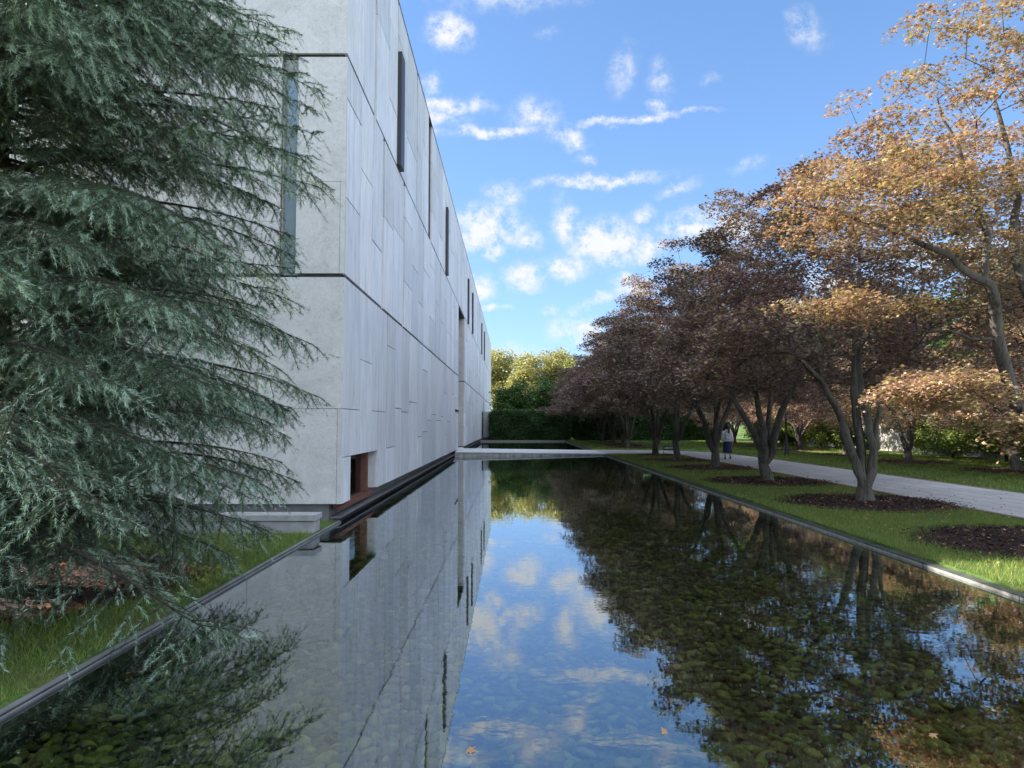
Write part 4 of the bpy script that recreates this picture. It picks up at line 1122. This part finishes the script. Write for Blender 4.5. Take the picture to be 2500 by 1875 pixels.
# ================================================================== LAMP, SIGN, PERSON
def lamp_and_sign():
    t = empty('lamp_post', (16.1, 41.8, LAWN)); tag(t, 'slender black lamp post on the lawn between the maples across the path', 'lamp post')
    mb = MB(); mb.lathe([(.16, 0), (.16, .08), (.11, .14), (.09, .9), (.07, 1.0), (.055, 1.1), (.05, 3.7), (.06, 3.75), (.04, 3.9)], 0, 0); mb.build('pole', MAT['black'], t)
    mb = MB(); mb.lathe([(.05, 3.9), (.22, 4.0), (.24, 4.03), (.05, 4.3)], 0, 0, 24); h = mb.build('lamp_head', MAT['black'], t)
    mb = MB(); mb.lathe([(.14, 3.86), (.17, 3.995)], 0, 0, 16); mb.build('lens', simple('lamp_lens', (.6, .6, .55), .3), h)
    t = empty('entry_sign', (8.78, 39.9, LAWN)); tag(t, 'small black sign reading ENTRY with an arrow, half hidden by a maple trunk', 'sign')
    mb = MB(); mb.box(-.31, .31, -.012, .012, .36, .60); bd = mb.build('board', MAT['black'], t)
    mb = MB(); mb.box(-.30, -.28, -.010, .010, -.1, .359); mb.build('post', MAT['black'], t)
    mb = MB(); mb.box(.28, .30, -.010, .010, -.1, .359); mb.build('post', MAT['black'], t)
    white = simple('sign_white', (.8, .8, .78), .6)
    cu = bpy.data.curves.new('lettering', 'FONT'); cu.body = 'ENTRY'; cu.size = .17; cu.extrude = .003; cu.materials.append(white)
    o = bpy.data.objects.new('lettering', cu); COL.objects.link(o); o.parent = bd; o.location = (-.16, -.016, .425); o.rotation_euler = (R(90), 0, 0); o.scale = (.78, 1, 1)
    mb = MB(); mb.face([(-.26, -.016, .48), (-.20, -.016, .44), (-.20, -.016, .52)]); mb.build('arrow', white, bd)
lamp_and_sign()

def text_to_mesh(o):
    me = bpy.data.meshes.new_from_object(o.evaluated_get(bpy.context.evaluated_depsgraph_get()))
    n = bpy.data.objects.new(o.name, me); COL.objects.link(n); n.parent = o.parent; n.location = o.location; n.rotation_euler = o.rotation_euler; n.scale = o.scale
    nm = o.name; bpy.data.objects.remove(o); n.name = nm
for _n in ('facade_lettering', 'lettering'): text_to_mesh(bpy.data.objects[_n])

def loft(mb, rings, sides=20):
    """rings: (cx, cy, z, rx, ry)"""
    n0 = len(mb.v)
    for (cx, cy, z, rx, ry) in rings:
        for s in range(sides):
            a = 2 * PI * s / sides; mb.v.append((cx + rx * math.cos(a), cy + ry * math.sin(a), z))
    for i in range(len(rings) - 1):
        for s in range(sides):
            s2 = (s + 1) % sides; a = n0 + i * sides
            mb.f.append((a + s, a + s2, a + sides + s2, a + sides + s)); mb.c.append((1, 1, 1)); mb.sm.append(True)
    mb.f.append(tuple(n0 + s for s in reversed(range(sides)))); mb.c.append((1, 1, 1)); mb.sm.append(False)
    e = n0 + (len(rings) - 1) * sides
    mb.f.append(tuple(e + s for s in range(sides))); mb.c.append((1, 1, 1)); mb.sm.append(False)

def skin_body(name, nodes, edges, mat, parent, sub=2):
    me = bpy.data.meshes.new(name)
    me.from_pydata([n[:3] for n in nodes], edges, [])
    o = link_mesh(name, me, parent)
    me.materials.append(mat)
    sk = o.modifiers.new('skin', 'SKIN'); 
    if not me.skin_vertices: 
        pass
    for i, n in enumerate(nodes):
        sv = me.skin_vertices[0].data[i] if me.skin_vertices else None
        if sv: sv.radius = (n[3], n[4] if len(n) > 4 else n[3]); sv.use_root = (i == 0)
    s = o.modifiers.new('sub', 'SUBSURF'); s.levels = sub; s.render_levels = sub
    return o

def person():
    t = empty('person', (11.0, 36.4, LAWN + .03), R(-3)); t.scale = (1.06, 1.06, 1.06)
    tag(t, 'person walking away on the path, white jacket, backpack, long navy skirt, dark ponytail', 'person')
    skin = simple('skin', (.42, .25, .18), .6, var=.05); white = simple('white_cotton', (.62, .62, .66), .8, nscale=20, var=.08)
    navy = simple('navy_cloth', (.012, .014, .06), .85, nscale=15); hair = simple('dark_hair', (.012, .009, .008), .5, nscale=40); bag = simple('grey_white_canvas', (.50, .50, .56), .8, nscale=25, var=.1)
    shoe = simple('black_shoe', (.015, .015, .016), .6)
    # person faces +Y; left leg forward
    nodes = [(0, 0, .92, .13, .10), (0, 0, 1.10, .11, .085), (0, 0, 1.28, .13, .09), (0, 0, 1.37, .07, .06), (0, .01, 1.44, .047, .047), (0, .015, 1.50, .075, .085), (0, .015, 1.57, .078, .09), (0, .01, 1.62, .05, .06),
             (-.085, .0, .86, .075), (-.09, .10, .48, .052), (-.09, .06, .30, .05), (-.09, .05, .09, .032), (-.09, .13, .035, .03),
             (.085, .0, .86, .075), (.09, .02, .48, .052), (.09, -.10, .30, .05), (.09, -.20, .13, .032), (.09, -.13, .045, .03),
             (-.16, 0, 1.33, .05), (-.21, -.02, 1.08, .038), (-.22, .05, .86, .026), (.16, 0, 1.33, .05), (.22, .0, 1.08, .038), (.26, -.02, .85, .026)]
    edges = [(0, 1), (1, 2), (2, 3), (3, 4), (4, 5), (5, 6), (6, 7), (0, 8), (8, 9), (9, 10), (10, 11), (11, 12), (0, 13), (13, 14), (14, 15), (15, 16), (16, 17), (2, 18), (18, 19), (19, 20), (2, 21), (21, 22), (22, 23)]
    # hands: palm and five fingers on each arm
    for base, sx in ((20, -1), (23, 1)):
        bx, by, bz = nodes[base][:3]
        nodes.append((bx, by + .01, bz - .06, .022, .014)); p = len(nodes) - 1; edges.append((base, p))
        for k, (dy, l) in enumerate([(-.03, .055), (-.01, .07), (.01, .075), (.03, .065)]):
            nodes.append((bx, by + .01 + dy, bz - .09, .009)); nodes.append((bx - sx * .01, by + .01 + dy, bz - .09 - l, .008)); n = len(nodes)
            edges += [(p, n - 2), (n - 2, n - 1)]
        nodes.append((bx - sx * .01, by + .045, bz - .04, .010)); nodes.append((bx - sx * .015, by + .06, bz - .085, .008)); n = len(nodes); edges += [(p, n - 2), (n - 2, n - 1)]
    body = skin_body('body', nodes, edges, skin, t)
    # face: nose, ears, eyes, mouth (turned away from the camera)
    mb = MB(); loft(mb, [(0, .108, 1.525, .014, .014), (0, .115, 1.535, .012, .02), (0, .10, 1.575, .007, .008)], 8); mb.build('nose', skin, t)
    for s in (-1, 1):
        mb = MB(); loft(mb, [(s * .078, .01, 1.52, .006, .012), (s * .083, .005, 1.545, .010, .020), (s * .078, .0, 1.57, .006, .012)], 8); mb.build('ear', skin, t)
        mb = MB(); loft(mb, [(s * .032, .092, 1.556, .010, .008), (s * .032, .094, 1.562, .014, .010), (s * .032, .092, 1.568, .010, .008)], 8); mb.build('eye', hair, t)
    mb = MB(); loft(mb, [(0, .092, 1.492, .02, .01), (0, .095, 1.50, .024, .012)], 8); mb.build('mouth', simple('lips', (.3, .1, .09)), t)
    # hair cap with ponytail
    mb = MB(); loft(mb, [(0, -.01, 1.47, .07, .085), (0, -.008, 1.53, .092, .105), (0, -.005, 1.60, .094, .108), (0, 0, 1.655, .07, .085), (0, 0, 1.675, .025, .03)])
    hr = mb.build('hair', hair, t)
    mb = MB(); mb.tube([(0, -.10, 1.57), (.02, -.15, 1.53), (.04, -.16, 1.42), (.05, -.165, 1.30), (.045, -.17, 1.20), (.04, -.17, 1.14)], [.03, .042, .045, .042, .030, .008], 10)
    mb.build('ponytail', hair, hr)
    # jacket with sleeves
    mb = MB(); loft(mb, [(0, -.005, .86, .205, .150), (0, -.005, .95, .20, .145), (0, 0, 1.10, .180, .130), (0, 0, 1.25, .195, .130), (0, 0, 1.33, .19, .115), (0, 0, 1.385, .11, .085), (0, .005, 1.43, .06, .06)], 24)
    jk = mb.build('jacket', white, t)
    for s in (-1, 1):
        mb = MB(); e = (.21, -.02, 1.08) if s < 0 else (.225, .0, 1.08); w = (.22, .05, .88) if s < 0 else (.26, -.02, .87)
        mb.tube([(s * .14, 0, 1.35), (s * .19, -.005, 1.24), (s * e[0], e[1], e[2]), (s * w[0], w[1], w[2])], [.075, .078, .066, .052], 14); mb.build('sleeve', white, jk)
    # skirt, swinging hem
    mb = MB(); sides = 28; rings = []
    for (z, rx, ry, cy) in [(.96, .155, .115, 0), (.82, .18, .14, 0), (.62, .195, .17, -.01), (.42, .21, .20, -.03), (.32, .215, .22, -.04)]:
        rings.append((0, cy, z, rx, ry))
    loft(mb, rings, sides)
    for i in range(len(rings)):
        for s in range(sides):
            x, y, z = mb.v[i * sides + s]; a = 2 * PI * s / sides; f = 1 + .06 * (i / 4) * math.sin(7 * a); mb.v[i * sides + s] = (x * f, y * f, z)
    mb.build('skirt', navy, t)
    # shoes
    for s, (y, z, p) in ((-1, (.10, 0, 0)), (1, (-.16, .04, .5))):
        mb = MB(); loft(mb, [(s * .09, y, z - .005, .042, .115), (s * .09, y - .005, z + .03, .042, .112), (s * .09, y - .03, z + .07, .036, .07), (s * .09, y - .045, z + .11, .036, .045)], 14); mb.build('shoe', shoe, t)
    # backpack
    mb = MB(); mb.box(-.135, .135, -.25, -.125, .93, 1.24); b = mb.build('backpack', bag, t); bv = b.modifiers.new('b', 'BEVEL'); bv.width = .035; bv.segments = 4
    mb = MB(); mb.box(-.105, .105, -.285, -.245, .95, 1.09); c = mb.build('pocket', bag, b); bv = c.modifiers.new('b', 'BEVEL'); bv.width = .015; bv.segments = 3
    for s in (-1, 1):
        mb = MB(); mb.tube([(s * .09, -.13, 1.22), (s * .10, -.06, 1.385), (s * .10, .06, 1.37), (s * .115, .13, 1.25), (s * .13, .07, 1.08), (s * .12, -.12, .98)], [.016] * 6, 6); mb.build('strap', bag, b)
person()

# ================================================================== SKY AND SUN
def world():
    w = bpy.data.worlds.new('World'); scene.world = w; w.use_nodes = True
    nt = w.node_tree; nt.nodes.clear()
    out = nt.nodes.new('ShaderNodeOutputWorld'); bg = nt.nodes.new('ShaderNodeBackground')
    sky = nt.nodes.new('ShaderNodeTexSky'); sky.sky_type = 'NISHITA'; sky.sun_disc = False
    el = math.asin(-SUN.z); az = math.atan2(-SUN.x, -SUN.y)     # compass angle from +Y towards +X
    sky.sun_elevation = el; sky.sun_rotation = az
    sky.air_density = 1.0; sky.dust_density = 0.15; sky.ozone_density = 2.0; sky.altitude = 50
    tc = nt.nodes.new('ShaderNodeTexCoord'); sep = nt.nodes.new('ShaderNodeSeparateXYZ'); nt.links.new(tc.outputs['Generated'], sep.inputs[0])
    def M(op, a, b=None, c=None, clamp=False):
        n = nt.nodes.new('ShaderNodeMath'); n.operation = op; n.use_clamp = clamp
        for i, s in enumerate((a, b, c)):
            if s is None: continue
            if isinstance(s, (int, float)): n.inputs[i].default_value = s
            else: nt.links.new(s, n.inputs[i])
        return n.outputs[0]
    X, Y, Zc = sep.outputs
    yy = M('MAXIMUM', Y, 0.05)
    u = M('DIVIDE', X, yy); v = M('DIVIDE', Zc, yy)
    cmb = nt.nodes.new('ShaderNodeCombineXYZ'); nt.links.new(u, cmb.inputs[0]); nt.links.new(v, cmb.inputs[1])
    uv = cmb.outputs[0]
    # ragged edges: push the coordinates about with fractal noise
    def nz(scale, det, rough, vec, w4=0.0):
        n = nt.nodes.new('ShaderNodeTexNoise'); n.inputs['Scale'].default_value = scale; n.inputs['Detail'].default_value = det; n.inputs['Roughness'].default_value = rough
        nt.links.new(vec, n.inputs['Vector']); return n
    wn = nz(16, 7, .62, uv)
    vs = nt.nodes.new('ShaderNodeVectorMath'); vs.operation = 'SUBTRACT'; nt.links.new(wn.outputs['Color'], vs.inputs[0]); vs.inputs[1].default_value = (.5, .5, .5)
    vm = nt.nodes.new('ShaderNodeVectorMath'); vm.operation = 'SCALE'; vm.inputs['Scale'].default_value = .055; nt.links.new(vs.outputs[0], vm.inputs[0])
    va = nt.nodes.new('ShaderNodeVectorMath'); va.operation = 'ADD'; nt.links.new(uv, va.inputs[0]); nt.links.new(vm.outputs[0], va.inputs[1])
    P = va.outputs[0]
    # clouds of this afternoon: (px, py, rx, ry, strength, turn) in units of 1/1733 about the horizon point
    CL = [(1092,56,50,42,1.0,0),(1049,197,26,30,.65,0),(1085,245,95,24,.85,3),(1060,282,70,16,.7,0),(1200,308,130,13,.85,0),(1310,275,60,45,.62,-20),(1560,272,150,11,.8,5),(1620,240,20,32,.65,0),
          (1395,325,40,26,.75,-25),(1430,378,28,16,.55,0),(1528,150,26,62,.55,-12),(1625,175,28,52,.5,10),(1465,432,160,15,.8,5),(1228,465,40,26,.8,-25),(1584,518,28,18,.8,0),(1665,450,55,14,.6,18),
          (1180,555,88,48,1.1,0),(1205,612,26,20,.9,0),(1380,540,26,52,.85,10),(1297,585,36,24,.8,20),(1487,582,82,48,1.1,5),(1592,600,42,30,.95,0),(1385,648,58,26,1,5),(1280,675,42,26,1,0),
          (1515,672,30,18,.85,10),(1548,695,48,22,.85,15),(1170,695,30,30,1,0),(1195,750,22,12,.85,0),(1235,750,16,10,.7,0),(1343,753,20,12,.85,0),(1400,752,14,8,.5,0),(1410,805,60,30,.95,0),(1462,728,55,12,.65,12),
          (1692,543,55,32,1,10),(1784,555,66,36,1.05,0),(1230,855,70,20,.6,0),(2330,615,190,40,.9,0),(1990,40,40,50,.5,15),(1840,390,40,18,.45,20),(1745,175,26,16,.4,0),(1340,60,30,14,.35,10),(2050,700,150,40,.8,0),
          (1300,-90,200,60,.8,8),(1700,-160,220,60,.7,-6),(900,-120,160,60,.9,0),(2200,-220,200,90,.8,0)]
    acc = None
    for (px, py, rx, ry, st, rot) in CL:
        n = nt.nodes.new('ShaderNodeMapping'); n.vector_type = 'TEXTURE'
        n.inputs['Location'].default_value = ((px - 1250) / 1733, (1034 - py) / 1733, 0)
        n.inputs['Rotation'].default_value = (0, 0, R(rot)); n.inputs['Scale'].default_value = (rx * 1.75 / 1733, ry * 1.75 / 1733, 1)
        nt.links.new(P, n.inputs[0])
        ln = nt.nodes.new('ShaderNodeVectorMath'); ln.operation = 'LENGTH'; nt.links.new(n.outputs[0], ln.inputs[0])
        b = M('MULTIPLY_ADD', ln.outputs['Value'], -st, st)
        acc = b if acc is None else M('MAXIMUM', acc, b)
    # added bright clouds out of view, beside and behind the viewer, lift the facade
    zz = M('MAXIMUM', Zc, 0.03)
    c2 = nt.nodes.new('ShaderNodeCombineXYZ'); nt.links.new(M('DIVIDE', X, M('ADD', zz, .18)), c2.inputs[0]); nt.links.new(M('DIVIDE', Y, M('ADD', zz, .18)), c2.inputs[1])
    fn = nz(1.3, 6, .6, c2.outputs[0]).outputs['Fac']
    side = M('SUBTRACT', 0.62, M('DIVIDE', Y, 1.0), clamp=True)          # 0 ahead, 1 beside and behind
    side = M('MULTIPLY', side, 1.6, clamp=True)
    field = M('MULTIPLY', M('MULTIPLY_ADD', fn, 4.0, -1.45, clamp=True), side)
    det = nz(30, 9, .72, uv).outputs['Fac']
    dens = M('MULTIPLY_ADD', det, 1.15, -.52)
    d1 = M('MULTIPLY_ADD', M('MAXIMUM', acc, 0.0), 1.45, 0)
    shape = M('MULTIPLY', d1, M('MULTIPLY_ADD', det, 3.4, -1.05, clamp=True), clamp=True)
    mr = nt.nodes.new('ShaderNodeMapRange'); mr.interpolation_type = 'SMOOTHSTEP'; mr.inputs[1].default_value = .02; mr.inputs[2].default_value = 1.0
    nt.links.new(shape, mr.inputs[0])
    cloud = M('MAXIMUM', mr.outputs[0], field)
    above = nt.nodes.new('ShaderNodeMapRange'); above.inputs[1].default_value = -.01; above.inputs[2].default_value = .03; nt.links.new(Zc, above.inputs[0])
    cloud = M('MULTIPLY', cloud, above.outputs[0])
    ccol = mix(nt, (1.66, 1.70, 1.79), (5.9, 6.7, 7.9), side)  # the added unseen clouds are made far brighter than those ahead
    hs = nt.nodes.new('ShaderNodeHueSaturation'); hs.inputs['Saturation'].default_value = SKY_SAT; hs.inputs['Value'].default_value = SKY_VAL
    nt.links.new(sky.outputs[0], hs.inputs['Color'])
    def V(op, a, b):
        n = nt.nodes.new('ShaderNodeVectorMath'); n.operation = op
        for i, q in enumerate((a, b)):
            if isinstance(q, tuple): n.inputs[i].default_value = q
            else: nt.links.new(q, n.inputs[i])
        return n.outputs[0]
    sc_ = V('MULTIPLY', hs.outputs[0], (1.02, 1.02, 1.0))
    sc_ = V('DIVIDE', sc_, V('ADD', V('MULTIPLY', sc_, (.55, .30, .12)), (1, 1, 1)))     # thin the glare low over the horizon
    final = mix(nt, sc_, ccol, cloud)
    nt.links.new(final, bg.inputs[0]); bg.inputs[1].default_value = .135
    nt.links.new(bg.outputs[0], out.inputs[0])
    w.cycles.sampling_method = 'MANUAL'; w.cycles.sample_map_resolution = 1024
    L = bpy.data.lights.new('sun', 'SUN'); L.energy = 5.0; L.angle = R(.53); L.color = (1, .94, .86)
    o = bpy.data.objects.new('sun', L); COL.objects.link(o); o.rotation_euler = SUN.to_track_quat('-Z', 'Y').to_euler()
SKY_SAT, SKY_VAL = 1.12, 0.60
world()

# ================================================================== CAMERA
cam = bpy.data.cameras.new('camera'); cam.sensor_width = 36; cam.lens = 1733 / 2500 * 36; cam.clip_end = 3000; cam.clip_start = .05
co = bpy.data.objects.new('camera', cam); COL.objects.link(co)
co.location = (0, 0, EYE); co.rotation_euler = (R(90) + math.atan(96.5 / 1733), 0, 0)
scene.camera = co
vs_ = scene.view_settings; vs_.view_transform = 'Standard'; vs_.look = 'None'; vs_.gamma = 1; vs_.exposure = 2.1
scene.cycles.max_bounces = 8; scene.cycles.diffuse_bounces = 4; scene.cycles.glossy_bounces = 3; scene.cycles.transparent_max_bounces = 8
scene.cycles.use_denoising = True; scene.cycles.caustics_reflective = False; scene.cycles.caustics_refractive = False
print('script built in', round(time.time() - T0, 1))
